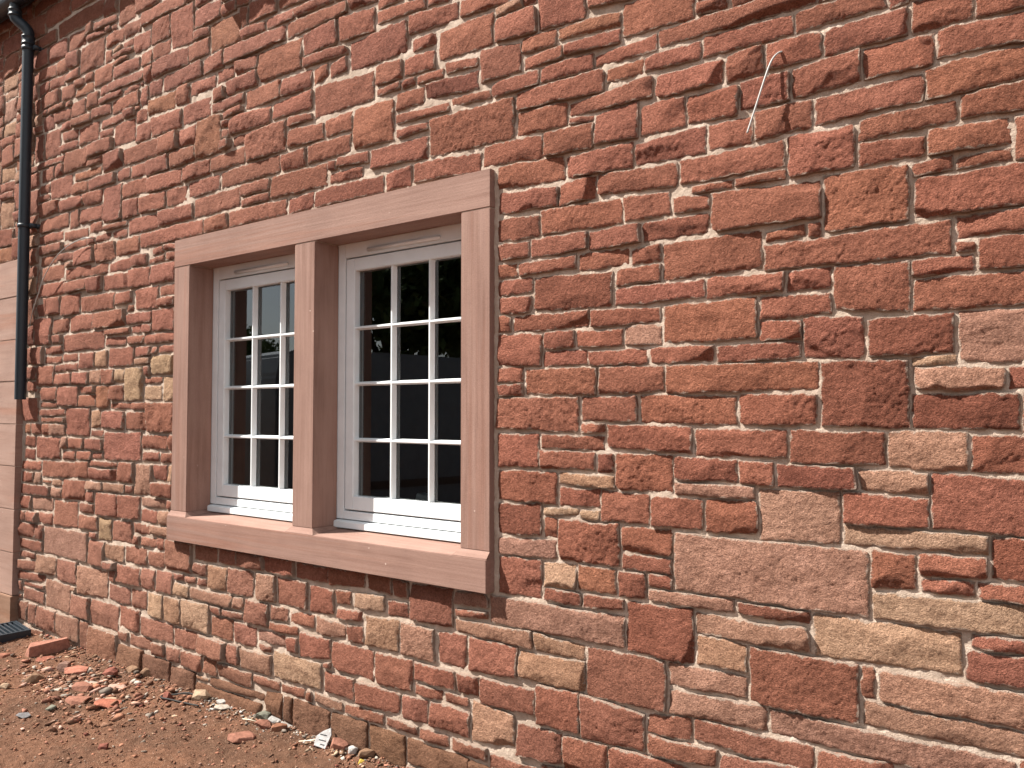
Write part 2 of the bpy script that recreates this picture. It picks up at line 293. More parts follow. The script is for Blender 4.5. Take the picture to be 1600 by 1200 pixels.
# ------------------------------------------------------------------ the house: stones and mortar
# every row is one stone on the wall face: left, right, top-left, top-right, bottom-left, bottom-right (mm) and its kind of sandstone
STONES = """
-1147,-533,1135,1133,946,946,p -687,-292,928,930,804,818,y -889,-565,792,793,622,627,d -655,-413,1707,1702,1512,1509,d -827,-172,609,604,535,530,p -354,-128,1375,1368,1223,1220,r
-826,-296,2090,2099,2016,2008,r -639,-404,2285,2277,2115,2116,r -502,-82,789,792,705,700,p -385,-53,2234,2225,2119,2119,r -516,-60,1015,1028,945,950,y -1176,-669,1712,1709,1622,1624,r
-853,-611,1302,1307,1141,1154,p -1003,-654,2291,2273,2162,2164,r -547,-137,692,687,627,625,p -1950,-1345,811,819,713,711,p -1499,-1191,684,690,510,526,d -400,-143,1601,1602,1508,1507,d
-1184,-860,1920,1925,1796,1795,r -394,-58,1938,1931,1848,1849,r -1185,-840,2140,2141,2016,2027,r -612,-408,2002,1993,1870,1849,r -2286,-1831,2828,2824,2665,2655,r -1332,-1088,876,879,704,705,d
-350,-46,2550,2556,2462,2466,r -277,-44,1835,1830,1699,1686,p -517,-295,1828,1830,1723,1723,d -752,-481,1494,1489,1395,1396,r -467,-266,1497,1491,1391,1386,b -665,-363,2535,2542,2459,2462,r
-749,-553,2433,2432,2306,2301,r -1920,-1536,1607,1609,1492,1478,r -1276,-932,1613,1603,1516,1513,r -1735,-1393,2077,2066,1953,1939,d -1118,-767,2422,2429,2345,2342,r -598,-223,1205,1206,1153,1159,y
-1082,-702,517,515,449,449,r -597,-367,1307,1302,1216,1222,r -1525,-1272,506,492,355,366,r -1073,-768,1496,1494,1406,1410,r -317,-62,2656,2646,2580,2566,r -1618,-1369,1143,1146,999,998,r
-704,-535,1846,1839,1727,1715,r -1195,-657,2909,2899,2852,2849,r -1075,-706,870,877,809,811,p -916,-673,1608,1605,1513,1515,r -1174,-840,597,610,522,536,p -631,-398,2740,2750,2666,2670,r
-518,-330,2653,2652,2565,2564,r -1370,-1157,1400,1401,1278,1274,r -732,-531,2647,2655,2556,2564,r -346,-150,2366,2359,2296,2292,r -1409,-1090,1503,1501,1427,1414,r -252,-50,1485,1488,1385,1394,r
-1336,-1065,3052,3030,2932,2917,r -1700,-1349,2337,2331,2245,2244,r -534,-278,2435,2443,2376,2388,r -3054,-2639,3167,3142,3004,3006,r -394,-177,1677,1674,1620,1616,p -2798,-2424,3316,3320,3174,3170,r
-278,-62,883,899,809,808,d -1808,-1512,619,624,521,521,b -1776,-1459,1719,1715,1627,1622,r -2238,-1941,3208,3211,3076,3071,r -1910,-1635,1319,1319,1204,1203,r -2769,-2508,2987,2980,2791,2787,r
-1815,-1423,2834,2829,2762,2750,r -1031,-730,2839,2826,2772,2769,r -1173,-903,692,691,617,626,p -1445,-1135,2431,2426,2361,2343,r -1290,-1027,2519,2531,2449,2438,r -2386,-2147,812,813,655,651,d
-1910,-1705,973,982,832,834,r -1035,-866,1258,1259,1153,1158,r -380,-234,2761,2747,2666,2669,r -794,-562,1385,1380,1322,1320,d -1717,-1539,507,508,365,365,r -280,-55,2103,2106,2044,2055,r
-1442,-1190,1715,1712,1626,1628,r -854,-680,2538,2539,2448,2453,r -519,-404,1137,1136,1033,1040,r -1374,-1038,2004,2000,1940,1946,r -2044,-1834,376,361,217,245,b -1911,-1599,2546,2539,2461,2446,r
-2057,-1823,629,627,498,512,r -718,-458,2831,2825,2766,2773,r -1206,-965,2744,2748,2669,2672,r -1582,-1305,2523,2529,2448,2441,r -843,-626,1923,1920,1858,1858,r -226,-56,2033,2037,1953,1944,r
-1024,-771,2005,2000,1940,1943,r -262,-48,2447,2455,2389,2374,r -1235,-1052,1253,1253,1158,1157,r -1088,-915,2647,2642,2552,2545,r -1998,-1736,481,477,376,389,r -1455,-1282,2661,2675,2553,2547,r
-548,-367,1377,1375,1320,1317,p -813,-645,2755,2743,2671,2667,r -390,-225,1141,1146,1082,1094,r -1815,-1616,337,347,218,238,d -1567,-1225,2728,2754,2685,2679,r -3499,-3154,3454,3451,3291,3291,r
-1910,-1704,1864,1858,1744,1736,r -2376,-2001,2652,2632,2568,2548,r -1518,-1295,1609,1612,1521,1522,r -1434,-1248,1263,1258,1159,1162,r -1910,-1716,1466,1463,1338,1340,r -1602,-1419,341,345,218,226,r
-536,-360,2366,2353,2298,2303,r -1267,-1102,2653,2649,2547,2545,r -3326,-2967,354,356,227,229,y -1073,-906,799,792,711,713,b -3386,-2957,2768,2770,2657,2655,r -5858,-5245,767,771,578,584,p
-1143,-933,1399,1390,1324,1324,d -991,-719,1771,1773,1721,1726,r -901,-748,2646,2643,2560,2555,r -1910,-1705,1185,1193,1070,1082,d -2654,-2299,2769,2766,2680,2662,r -1714,-1500,3187,3166,3063,3047,r
-2887,-2615,479,478,353,336,r -2005,-1802,3063,3037,2925,2923,r -1262,-1020,2225,2228,2161,2163,r -1356,-1164,1142,1142,1056,1060,r -3042,-2570,2642,2640,2558,2557,d -3161,-2902,150,146,-3,-14,g
-2602,-2377,476,480,334,344,r -3606,-3274,3045,3048,2891,2890,r -3997,-3423,68,68,-24,-25,g -1986,-1699,2647,2634,2567,2552,r -2405,-2057,140,138,37,41,g -2634,-2418,149,144,5,4,g
-209,-56,1206,1211,1095,1100,d -1835,-1492,1932,1932,1875,1872,r -2446,-2249,633,633,493,493,p -1253,-1011,428,427,364,382,r -1684,-1468,2637,2634,2555,2543,r -1907,-1625,2438,2419,2360,2350,r
-1815,-1584,2747,2741,2659,2657,r -2888,-2648,145,152,13,19,g -2130,-1747,690,702,645,639,p -1014,-867,2527,2526,2448,2438,r -5052,-4615,1428,1433,1254,1258,r -2672,-2460,630,636,496,502,b
-3832,-3319,2879,2876,2787,2786,r -2273,-2058,327,326,228,221,r -1336,-1164,2328,2325,2246,2246,r -1910,-1636,1055,1061,985,1001,p -1475,-1202,1928,1919,1872,1872,r -1925,-1729,3171,3159,3071,3063,r
-683,-473,513,525,428,444,r -1750,-1498,2230,2227,2161,2167,r -4661,-3995,2641,2644,2555,2555,r -2720,-2449,325,317,223,229,r -1248,-945,930,934,895,895,p -395,-243,1993,1995,1948,1952,r
-3803,-3287,3558,3551,3472,3470,r -2230,-2076,627,632,498,496,r -948,-829,2744,2754,2664,2660,r -1405,-1117,349,348,252,272,r -4089,-3657,2768,2772,2662,2659,r -1238,-1008,1776,1776,1725,1727,r
-1701,-1467,1401,1402,1336,1340,r -4063,-3835,3211,3207,2994,2995,o -1484,-1276,2226,2226,2159,2162,r -2311,-2018,2989,2979,2922,2901,d -5181,-4845,187,185,-8,-16,o -2407,-2129,3327,3310,3239,3236,r
-3749,-3262,2643,2638,2559,2563,r -2878,-2634,3455,3443,3342,3324,r -1537,-1383,985,979,896,899,o -1911,-1715,2333,2324,2244,2244,r -4347,-4116,3930,3925,3705,3697,r -3943,-3674,3742,3737,3577,3574,o
-5354,-4978,555,558,372,383,p -1144,-872,1308,1307,1271,1272,p -3273,-2821,3549,3524,3468,3467,r -3302,-3074,727,725,591,594,r -1259,-1099,499,514,440,446,r -756,-627,1998,1999,1937,1940,r
-4543,-4254,1609,1610,1437,1436,r -3100,-2792,2878,2876,2786,2788,r -4326,-4061,817,816,648,649,r -1530,-1318,2146,2145,2088,2088,r -1698,-1426,1464,1462,1415,1416,r -1249,-1044,2819,2831,2778,2770,r
-2363,-2129,477,480,401,402,r -1486,-1252,1776,1777,1729,1726,r -1616,-1352,3040,3028,2999,2972,o -1691,-1551,979,983,884,896,y -3141,-2891,3450,3456,3347,3333,r -929,-701,928,931,899,894,d
-244,-58,1077,1083,1041,1037,r -5803,-5162,4293,4286,4182,4168,r -1453,-1208,2886,2900,2850,2845,r -1699,-1467,2901,2902,2850,2841,r -1732,-1514,700,683,640,632,b -845,-718,1849,1840,1787,1785,r
-5628,-5075,2080,2079,1963,1961,r -920,-809,1386,1390,1319,1320,r -4132,-3884,502,501,352,347,y -221,-42,2762,2752,2668,2661,r -3384,-3068,3156,3155,3067,3063,r -5185,-4841,360,356,200,201,r
-1541,-1349,1855,1855,1797,1799,r -3126,-2903,479,483,363,383,r -3743,-3397,3159,3157,3065,3060,r -5813,-5460,411,403,221,220,p -993,-734,422,449,345,377,r -1611,-1459,2423,2432,2348,2354,r
-1351,-1164,1046,1043,994,998,r -387,-257,1073,1076,1038,1038,r -2946,-2544,-29,-29,-116,-116,r -3616,-3321,3277,3273,3176,3173,r -5569,-5246,1582,1582,1401,1399,r -5119,-4891,3005,3003,2776,2770,r
-1370,-1261,977,984,891,901,d -3059,-2879,717,712,588,598,r -1374,-1199,2067,2072,2016,2017,r -2950,-2736,329,326,235,230,r -3259,-2986,2991,2975,2896,2890,r -1618,-1447,1265,1263,1201,1207,r
-1807,-1546,2141,2144,2096,2101,r -1940,-1714,2902,2903,2845,2848,r -1335,-1198,1860,1857,1798,1791,p -5469,-5148,4015,4022,3848,3835,r -3711,-3502,727,726,592,596,r -4433,-4023,3568,3563,3471,3473,r
-5717,-5383,958,961,785,790,r -2436,-2287,320,327,216,226,r -4590,-4238,337,339,232,228,r -263,-61,931,940,902,908,r -3593,-3341,324,323,223,224,p -2442,-2259,3147,3139,3062,3052,r
-4543,-4170,3686,3681,3582,3579,r -4016,-3614,-45,-47,-116,-116,r -2914,-2677,820,819,736,749,r -4804,-4600,1828,1827,1624,1626,y -3307,-3074,3273,3266,3172,3168,r -1690,-1499,1785,1783,1730,1735,r
-3490,-3315,727,730,590,595,p -2621,-2312,3413,3382,3352,3335,r -1621,-1384,1319,1318,1283,1278,b -1587,-1352,2960,2960,2929,2912,r -4877,-4475,3208,3206,3109,3102,r -4537,-4259,122,122,1,-2,g
-276,-146,2273,2277,2246,2247,r -4551,-4229,3335,3329,3220,3218,r -5165,-4861,1041,1043,898,902,r -4676,-4477,1239,1240,1057,1061,p -4686,-4210,4027,4024,3942,3942,r -4831,-4550,135,136,6,5,g
-5908,-5420,1218,1221,1104,1120,r -3567,-3371,579,578,465,463,d -3166,-2954,-24,-25,-112,-111,r -3920,-3619,2981,2983,2892,2893,r -4578,-4217,2976,2975,2880,2880,r -4246,-4009,109,112,-12,-11,g
-2626,-2456,3155,3148,3062,3057,r -4215,-3936,3332,3332,3223,3222,r -5395,-4964,2318,2316,2213,2215,r -4444,-4101,2751,2751,2657,2657,r -6003,-5644,1382,1385,1233,1235,r -3986,-3727,329,328,227,232,r
-5220,-4821,2199,2199,2093,2097,r -3589,-3358,3757,3742,3639,3639,r -2495,-2179,2896,2886,2852,2845,r -3794,-3500,212,209,135,131,r -1788,-1631,3052,3044,2993,2981,r -2114,-1857,3307,3272,3238,3225,r
-5630,-5333,203,205,53,52,p -4707,-4450,2309,2311,2179,2176,r -4148,-3846,2874,2872,2781,2783,r -4505,-4262,2165,2164,2036,2035,r -1911,-1753,2009,2009,1947,1948,r -3606,-3304,-47,-49,-116,-114,r
-2972,-2783,2982,2985,2895,2894,r -4101,-3851,3872,3863,3756,3759,r -4776,-4454,-15,-14,-111,-116,r -2494,-2324,2998,2988,2918,2910,r -3157,-2928,816,813,738,743,r -5021,-4710,1958,1959,1843,1841,r
-2555,-2394,2640,2650,2560,2561,r -4531,-4262,2436,2438,2324,2321,r -3657,-3467,451,448,340,342,r -2748,-2550,724,728,651,663,y -1911,-1748,2083,2080,2022,2027,r -4064,-3680,579,577,518,516,p
-1409,-1262,2821,2828,2781,2772,r -3010,-2797,575,563,493,502,p -4333,-4145,492,494,351,351,b -1146,-1020,2298,2289,2248,2246,r -2156,-1968,204,203,151,152,r -4808,-4457,2752,2750,2657,2659,r
-4848,-4616,1044,1045,904,906,r -1686,-1555,1860,1858,1797,1797,r -3870,-3669,450,451,342,341,o -5653,-5367,565,571,420,423,r -5000,-4745,3391,3388,3257,3243,r -5600,-5287,1103,1106,973,973,r
-4306,-4024,-24,-27,-116,-113,r -3401,-3171,820,820,743,744,r -5660,-5338,3333,3329,3196,3198,r -2135,-1964,810,818,756,761,p -3788,-3512,3374,3368,3294,3289,r -4934,-4697,885,887,752,751,r
-390,-290,2275,2283,2244,2248,r -6060,-5807,2218,2215,2029,2027,r -3898,-3725,719,719,595,596,b -4590,-4301,3458,3455,3363,3349,o -2658,-2506,823,824,747,740,r -4508,-4263,1889,1889,1778,1777,y
-3137,-2812,3336,3309,3284,3265,r -4871,-4596,618,617,505,512,r -133,-15,2356,2349,2241,2242,r -1911,-1764,2225,2225,2166,2168,r -4827,-4600,367,365,238,234,r -4225,-4000,334,333,229,231,r
-3305,-3115,2868,2872,2780,2782,r -4676,-4385,2867,2865,2771,2764,r -5576,-5294,16,14,-115,-116,r -4204,-3933,2976,2975,2887,2887,r -1513,-1351,879,879,834,847,d -5868,-5553,3180,3179,3050,3041,r
-5978,-5622,4437,4432,4308,4313,r -5686,-5390,1726,1724,1595,1595,r -5971,-5740,3543,3539,3351,3350,r -2796,-2547,206,212,164,161,r -4342,-4078,3084,3083,2991,2991,r -3249,-3057,2635,2640,2554,2561,r
-1780,-1602,2965,2964,2922,2922,r -5445,-5197,357,357,219,220,r -3382,-3257,145,147,21,23,g -1687,-1527,875,879,836,835,d -5916,-5644,210,206,63,63,r -6006,-5594,2926,2924,2826,2822,r
-4572,-4363,3922,3927,3795,3795,r -3640,-3414,819,817,741,743,r -2114,-2013,479,479,396,398,r -4785,-4545,2436,2436,2322,2320,r -4947,-4675,2643,2643,2535,2535,r -3296,-3174,2,6,-115,-116,r
-5229,-5027,731,731,576,577,r -5092,-4816,1559,1561,1453,1450,r -3871,-3395,116,122,76,89,g -1305,-1199,2132,2144,2087,2086,r -6686,-6444,3154,3156,2944,2944,b -4970,-4766,4217,4211,4030,4027,r
-6686,-6294,4416,4414,4285,4285,r -4426,-4247,633,634,505,507,r -4801,-4560,1554,1556,1446,1445,r -4878,-4591,2989,2991,2896,2893,r -5101,-4796,2431,2426,2334,2331,r -6226,-5834,-14,-16,-116,-116,r
-4512,-4346,491,492,356,352,y -5212,-4959,2648,2643,2526,2528,r -5543,-5233,2200,2202,2095,2095,r -6227,-5984,1658,1657,1490,1490,r -5031,-4696,3554,3554,3474,3466,r -4773,-4528,737,741,639,640,r
-6279,-5992,4439,4433,4290,4282,r -4964,-4707,485,480,385,378,r -5659,-5408,2350,2349,2214,2212,r -4602,-4322,1418,1420,1339,1336,r -5954,-5665,562,565,440,442,p -5468,-5202,3471,3473,3354,3348,r
-2165,-1953,2897,2885,2859,2848,r -2937,-2709,2710,2706,2661,2653,r -4032,-3820,819,814,732,733,r -821,-704,2130,2145,2105,2111,r -3644,-3401,2774,2769,2709,2706,r -1954,-1721,185,186,131,148,r
-3980,-3763,2645,2641,2560,2562,r -4601,-4354,3082,3081,2991,2988,r -4157,-3956,3677,3677,3581,3578,r -4372,-4161,2868,2863,2767,2767,r -6013,-5756,1880,1879,1742,1740,r -5118,-4890,3228,3226,3105,3110,r
-2531,-2400,716,718,648,652,d -4461,-4257,3204,3200,3098,3097,r -1910,-1792,1730,1727,1674,1672,r -551,-520,789,795,704,706,r -4010,-3816,3565,3562,3471,3469,r -5273,-5034,3823,3819,3704,3699,r
-4149,-3951,214,214,126,125,r -4139,-3893,3453,3445,3375,3371,r -5426,-5132,2912,2909,2812,2810,r -2331,-2170,204,204,159,155,r -2196,-2021,3056,3039,3008,2998,r -6436,-6144,3594,3596,3454,3459,r
-5512,-5226,2643,2643,2540,2541,r -5068,-4655,3682,3672,3624,3609,r -6436,-6234,3256,3256,3059,3055,r -4881,-4690,1241,1244,1121,1122,r -5921,-5654,4164,4159,4036,4030,r -2876,-2668,2775,2768,2731,2714,d
-1048,-946,2962,2956,2922,2917,r -920,-763,2324,2329,2304,2305,r -5945,-5640,2575,2575,2470,2468,r -3199,-3023,573,576,512,511,r -5984,-5622,2455,2453,2365,2365,r -5021,-4703,3774,3767,3699,3692,r
-3924,-3628,3277,3276,3226,3221,r -2362,-2202,386,383,337,342,r -3707,-3514,3462,3454,3386,3381,r -3453,-3236,441,441,385,388,p -6227,-5771,1044,1045,973,975,d -5108,-4947,886,886,743,743,y
-4243,-4077,3205,3203,3099,3097,r -5624,-5268,2529,2527,2450,2452,r -5013,-4787,727,730,634,631,p -5220,-4894,1192,1195,1121,1125,r -400,-291,1707,1712,1687,1692,y -4878,-4690,2882,2877,2767,2765,r
-5315,-4969,3095,3087,3022,3020,r -3208,-2923,3605,3599,3556,3557,r -5325,-5014,3325,3319,3247,3241,r -3018,-2812,214,208,169,164,p -4693,-4526,491,490,381,377,r -2532,-2345,205,201,168,161,r
-6173,-5915,2016,2015,1894,1893,r -4379,-4259,1762,1763,1620,1620,y -5641,-5396,4159,4148,4046,4036,r -4589,-4263,2019,2021,1965,1965,r -2392,-2252,3216,3212,3163,3160,r -5159,-5002,1722,1723,1582,1580,o
-4583,-4439,625,629,503,507,r -5726,-5388,3017,3013,2938,2935,r -3443,-3221,3620,3616,3567,3563,r -2942,-2817,3255,3256,3176,3185,r -2488,-2300,2828,2825,2786,2789,r -6226,-6044,3166,3160,2988,2988,r
-6158,-5828,311,314,224,228,d -6047,-5731,959,961,870,873,p -4768,-4585,3907,3904,3802,3794,r -4705,-4456,219,217,150,145,r -4463,-4261,1140,1141,1060,1058,r -1246,-1164,986,986,944,944,r
-4807,-4517,2160,2163,2098,2098,r -6203,-5935,4161,4155,4047,4039,r -4588,-4395,1713,1713,1624,1625,y -6686,-6444,4272,4276,4124,4129,r -5370,-5120,881,883,795,794,r -5319,-5195,205,203,31,30,r
-1076,-934,2326,2326,2304,2304,r -5411,-5194,1945,1944,1839,1841,r -1453,-1389,1397,1399,1338,1335,d -4732,-4564,3332,3332,3221,3221,r -5895,-5673,2352,2350,2232,2229,r -162,-29,1676,1672,1618,1616,r
-2861,-2692,633,640,586,595,r -6436,-6234,2846,2842,2689,2688,d -2784,-2686,569,574,493,494,r -2488,-2401,816,811,738,739,r -4514,-4336,736,738,648,650,r -6686,-6444,3566,3563,3424,3426,r
-3807,-3653,818,817,739,741,r -4288,-4152,3460,3458,3347,3345,r -6166,-5819,4023,4011,3939,3931,r -5146,-4934,-24,-26,-116,-115,r -6656,-6444,3926,3925,3764,3770,p -3357,-3213,579,578,512,511,r
-3488,-3277,209,209,163,161,r -6033,-5753,3818,3816,3723,3719,r -3714,-3606,327,329,225,225,r -3357,-3140,498,497,454,456,r -6027,-5739,3035,3034,2946,2943,r -2189,-2063,385,382,340,344,r
-6227,-5871,651,656,578,584,d -5134,-4906,4014,4013,3930,3925,r -4552,-4360,3781,3782,3698,3698,r -3244,-3174,144,150,24,20,g -5609,-5315,2438,2437,2363,2363,r -6124,-5986,3553,3547,3356,3354,r
-6686,-6444,2936,2933,2809,2804,d -1910,-1792,1658,1661,1622,1620,r -1687,-1632,1150,1142,1074,1074,r -2365,-2210,3043,3038,3006,2998,r -5030,-4774,2510,2514,2445,2442,r -5656,-5318,2789,2782,2724,2719,r
-3938,-3808,216,218,130,130,r -3264,-3086,203,213,162,161,r -5794,-5557,2197,2196,2101,2101,r -2132,-1966,737,746,707,717,r -3061,-2956,3258,3258,3169,3188,r -5375,-5135,3006,3006,2926,2921,r
-4602,-4418,976,977,899,898,r -1691,-1536,1185,1190,1157,1169,y -4893,-4700,4015,4012,3930,3921,r -3661,-3456,3626,3618,3575,3570,r -5573,-5384,3670,3669,3562,3556,r -6032,-5667,2810,2806,2748,2742,r
-5410,-5236,1229,1231,1122,1123,r -6190,-5825,4538,4540,4451,4456,r -4446,-4314,-14,-15,-113,-111,r -6085,-5816,4266,4267,4175,4177,r -4753,-4494,4173,4161,4044,4040,r -4601,-4339,1045,1044,992,994,p
-1911,-1823,2146,2143,2098,2095,r -3642,-3400,2694,2694,2655,2653,r -6227,-5983,764,767,667,673,d -4988,-4818,1721,1722,1628,1628,r -4309,-4162,214,216,133,135,r -5935,-5700,1728,1727,1636,1634,r
-2808,-2617,3597,3559,3473,3462,r -5302,-5114,2435,2435,2341,2341,r -1484,-1267,3139,3128,3081,3061,r -4951,-4745,2306,2307,2229,2232,r -6436,-6144,3441,3443,3356,3354,o -3260,-3068,3057,3038,3005,3005,r
-4462,-4322,1245,1244,1155,1155,r -5739,-5538,3819,3818,3718,3715,r -1926,-1794,3216,3216,3184,3184,p -5152,-4984,4265,4259,4140,4139,r -6226,-6044,2976,2976,2844,2848,r -3879,-3721,3456,3455,3387,3391,r
-6228,-5824,420,428,364,376,d -2862,-2764,720,722,653,661,r -5496,-5160,3168,3166,3114,3113,o -5741,-5487,1817,1817,1742,1741,r -5299,-5066,1382,1382,1312,1312,r -6686,-6444,4116,4114,4004,4004,b
-6686,-6444,3416,3416,3309,3304,b -6013,-5661,2729,2725,2668,2667,r -6686,-6444,2796,2793,2687,2687,o -4233,-4077,584,584,515,515,y -6076,-5929,212,212,73,73,r -5473,-5265,1819,1819,1737,1737,r
-5181,-5035,1947,1949,1843,1841,b -2620,-2463,3046,3045,3011,3011,r -4761,-4575,2520,2520,2451,2448,r -1523,-1423,1507,1508,1478,1480,r -4489,-4279,884,887,830,833,p -5236,-5105,1567,1569,1453,1453,b
-4780,-4612,3089,3085,3008,3009,r -6226,-5834,46,46,0,-6,r -5172,-4902,3459,3459,3406,3403,r -5051,-4787,1109,1109,1057,1058,p -4588,-4446,3562,3561,3477,3474,r -3344,-3012,3701,3680,3641,3619,r
-5062,-4810,2030,2028,1976,1973,r -6436,-6234,2966,2966,2854,2859,r -5379,-5175,1667,1667,1592,1592,r -6176,-6074,2386,2384,2184,2187,r -6436,-6234,4024,4026,3914,3914,r -6436,-6234,3711,3716,3604,3606,r
-5371,-5212,3676,3676,3580,3574,r -5278,-5046,3558,3553,3495,3488,r -5090,-4942,1827,1828,1735,1734,r -4434,-4263,2300,2307,2241,2241,r -5636,-5481,4033,4025,3922,3915,r -4682,-4500,885,886,822,823,r
-5578,-5440,2922,2922,2801,2808,r -1911,-1850,1936,1932,1875,1878,r -4600,-4411,1317,1321,1260,1262,r -6227,-6089,210,210,72,76,d -6226,-6044,3283,3286,3176,3177,r -4048,-3913,716,714,651,652,d
-6227,-5922,1204,1209,1144,1149,r -5542,-5330,3101,3100,3029,3027,r -5819,-5588,3649,3652,3577,3577,r -5255,-5044,2512,2513,2447,2446,r -5522,-5312,1384,1385,1315,1314,r -5609,-5243,4403,4386,4319,4305,r
-6436,-6234,3905,3906,3804,3804,r -5252,-5103,1826,1827,1737,1736,b -5943,-5582,1574,1576,1528,1532,r -4404,-4281,978,978,899,899,p -5942,-5731,858,859,781,782,r -3837,-3712,3823,3818,3754,3754,r
-6008,-5815,3282,3282,3193,3193,r -4926,-4784,-34,-35,-110,-116,r -6227,-5967,502,509,435,443,d -4690,-4565,3779,3781,3693,3687,r -6656,-6444,3755,3751,3654,3654,b -6616,-6404,4643,4645,4544,4546,r
-3222,-3142,441,443,370,373,r -4444,-4322,211,213,135,136,r -3923,-3801,3358,3357,3289,3291,r -4955,-4794,3092,3094,3023,3017,r -5790,-5582,1471,1472,1399,1400,p -5994,-5744,2656,2652,2589,2590,r
-5261,-4985,4132,4120,4084,4074,r -6073,-5674,3339,3335,3300,3292,r -5523,-5287,3753,3752,3696,3691,o -5997,-5831,3655,3656,3557,3555,r -5568,-5291,3544,3546,3499,3489,r -4697,-4524,1951,1953,1892,1894,r
-5286,-5154,-26,-24,-116,-116,r -6176,-6034,2511,2516,2397,2394,b -5826,-5584,35,34,-25,-21,o -5060,-4762,2082,2082,2045,2044,r -5646,-5340,2701,2706,2658,2659,r -5805,-5649,4016,4015,3922,3915,r
-6796,-6624,4626,4626,4508,4504,r -5369,-5179,961,961,897,897,r -5221,-4892,1241,1243,1207,1209,r -6226,-6144,3813,3814,3605,3605,o -6176,-6034,2731,2732,2614,2619,r -686,-654,2146,2146,2104,2104,r
-4398,-4254,1317,1320,1258,1260,r -5275,-5065,1108,1109,1053,1054,p -6227,-6060,959,961,865,867,d -1522,-1447,1187,1187,1158,1158,y -5902,-5642,2013,2011,1958,1958,r -2616,-2458,3471,3453,3422,3416,r
-4596,-4424,808,809,755,759,r -283,-239,2031,2029,2009,2007,r -4436,-4261,2228,2229,2180,2179,r -6226,-6044,2830,2836,2744,2748,p -4682,-4602,3561,3558,3439,3438,r -4795,-4603,2023,2021,1973,1971,r
-5197,-4908,3611,3607,3572,3569,r -5888,-5687,3906,3905,3840,3832,r -3756,-3583,500,500,465,467,r -4732,-4604,3421,3416,3344,3344,r -4103,-3957,3742,3741,3692,3689,r -5425,-5216,1297,1299,1244,1244,r
-4986,-4739,1612,1613,1574,1573,r -4927,-4818,1826,1825,1736,1735,y -5643,-5426,1951,1950,1896,1893,r -6436,-6234,3346,3345,3264,3267,b -3662,-3603,3745,3745,3637,3640,r -5687,-5482,3483,3480,3422,3417,r
-446,-394,2806,2806,2764,2764,r -5303,-5132,2796,2798,2733,2732,r -3821,-3630,3210,3206,3176,3172,r -4440,-4261,1948,1946,1903,1904,r -6686,-6444,3296,3292,3225,3224,r -6176,-6074,2176,2175,2034,2036,d
-6069,-5903,3916,3914,3830,3834,r -5729,-5481,3400,3403,3357,3349,r -3667,-3581,578,580,517,515,b -6183,-6025,1878,1876,1791,1790,r -6226,-6084,3926,3926,3824,3824,r -6227,-6035,1130,1128,1057,1059,d
-5011,-4822,2709,2706,2659,2657,r -6796,-6664,3996,3996,3836,3834,r -4641,-4556,3675,3675,3577,3575,r -5673,-5482,3900,3899,3843,3833,r -926,-654,2976,2971,2914,2917,r -6686,-6444,3641,3644,3576,3579,r
-5903,-5656,1944,1940,1894,1893,r -6436,-6234,3046,3046,2974,2975,r -6189,-6016,1385,1386,1310,1311,d -6185,-6019,1296,1297,1220,1219,d -3726,-3617,3048,3051,2998,2999,r -5097,-4823,2752,2756,2723,2720,r
-5941,-5583,1517,1517,1485,1486,r -5605,-5439,1294,1298,1233,1235,r -5716,-5584,-34,-38,-116,-116,r -6436,-6234,4226,4221,4154,4154,r -4588,-4393,1762,1763,1726,1726,r -5730,-5523,2645,2643,2593,2591,r
-3406,-3304,6,6,-36,-36,d -1567,-1468,2673,2665,2654,2646,r -5207,-5023,2709,2709,2660,2661,r -6436,-6234,3792,3796,3726,3729,r -6086,-5935,1476,1477,1401,1401,r -5377,-5174,1722,1723,1678,1679,r
-4725,-4556,1611,1611,1570,1567,r -5325,-5132,3228,3230,3181,3183,r -5801,-5673,3277,3276,3194,3193,r -2299,-2179,3378,3364,3339,3326,r -3454,-3342,372,373,334,337,r -5759,-5613,1040,1040,972,972,p
-5192,-5015,3390,3387,3343,3338,r -6179,-6028,1777,1776,1704,1703,r -6656,-6444,3996,3996,3934,3934,p -5033,-4780,3865,3850,3833,3821,r -6104,-5954,853,855,783,785,r -6176,-6034,2605,2600,2524,2526,r
-5970,-5868,767,767,669,669,d -6436,-6234,4096,4096,4037,4035,r -1786,-1724,3363,3365,3177,3178,r -6796,-6624,4714,4711,4634,4634,r -2449,-2379,3043,3047,3006,3010,r -4697,-4523,1880,1882,1845,1845,b
-5726,-5581,3564,3560,3500,3497,r -5383,-5132,4077,4068,4044,4036,r -5796,-5641,2088,2085,2029,2027,r -6021,-5908,2318,2318,2231,2231,r -6686,-6444,3214,3216,3170,3164,r -6154,-5824,351,357,321,331,d
-4886,-4744,3452,3454,3408,3404,r -4527,-4394,2540,2541,2499,2497,r -5233,-5066,1437,1439,1396,1395,r -5136,-5047,3916,3913,3833,3833,r -6396,-6294,4716,4716,4534,4540,r -4896,-4694,3596,3596,3564,3564,r
-5826,-5724,-35,-34,-116,-116,r -4561,-4390,2481,2486,2450,2452,r -5960,-5699,1622,1621,1588,1588,r -6286,-6204,4582,4586,4456,4457,r -4378,-4260,2494,2495,2451,2450,r -6136,-6014,3706,3702,3624,3624,p
-5920,-5800,1470,1473,1399,1399,r -6796,-6624,4496,4491,4425,4424,r -4411,-4339,819,819,750,750,r -4826,-4724,215,214,158,160,r -3871,-3770,503,503,464,464,r -4308,-4254,1422,1424,1335,1332,r
-5746,-5585,1880,1880,1831,1832,r -5198,-5081,3688,3685,3631,3626,r -3698,-3582,3854,3852,3762,3760,r -6616,-6404,4476,4476,4428,4424,d -6616,-6404,4536,4536,4484,4489,r -6019,-5883,3175,3176,3112,3111,r
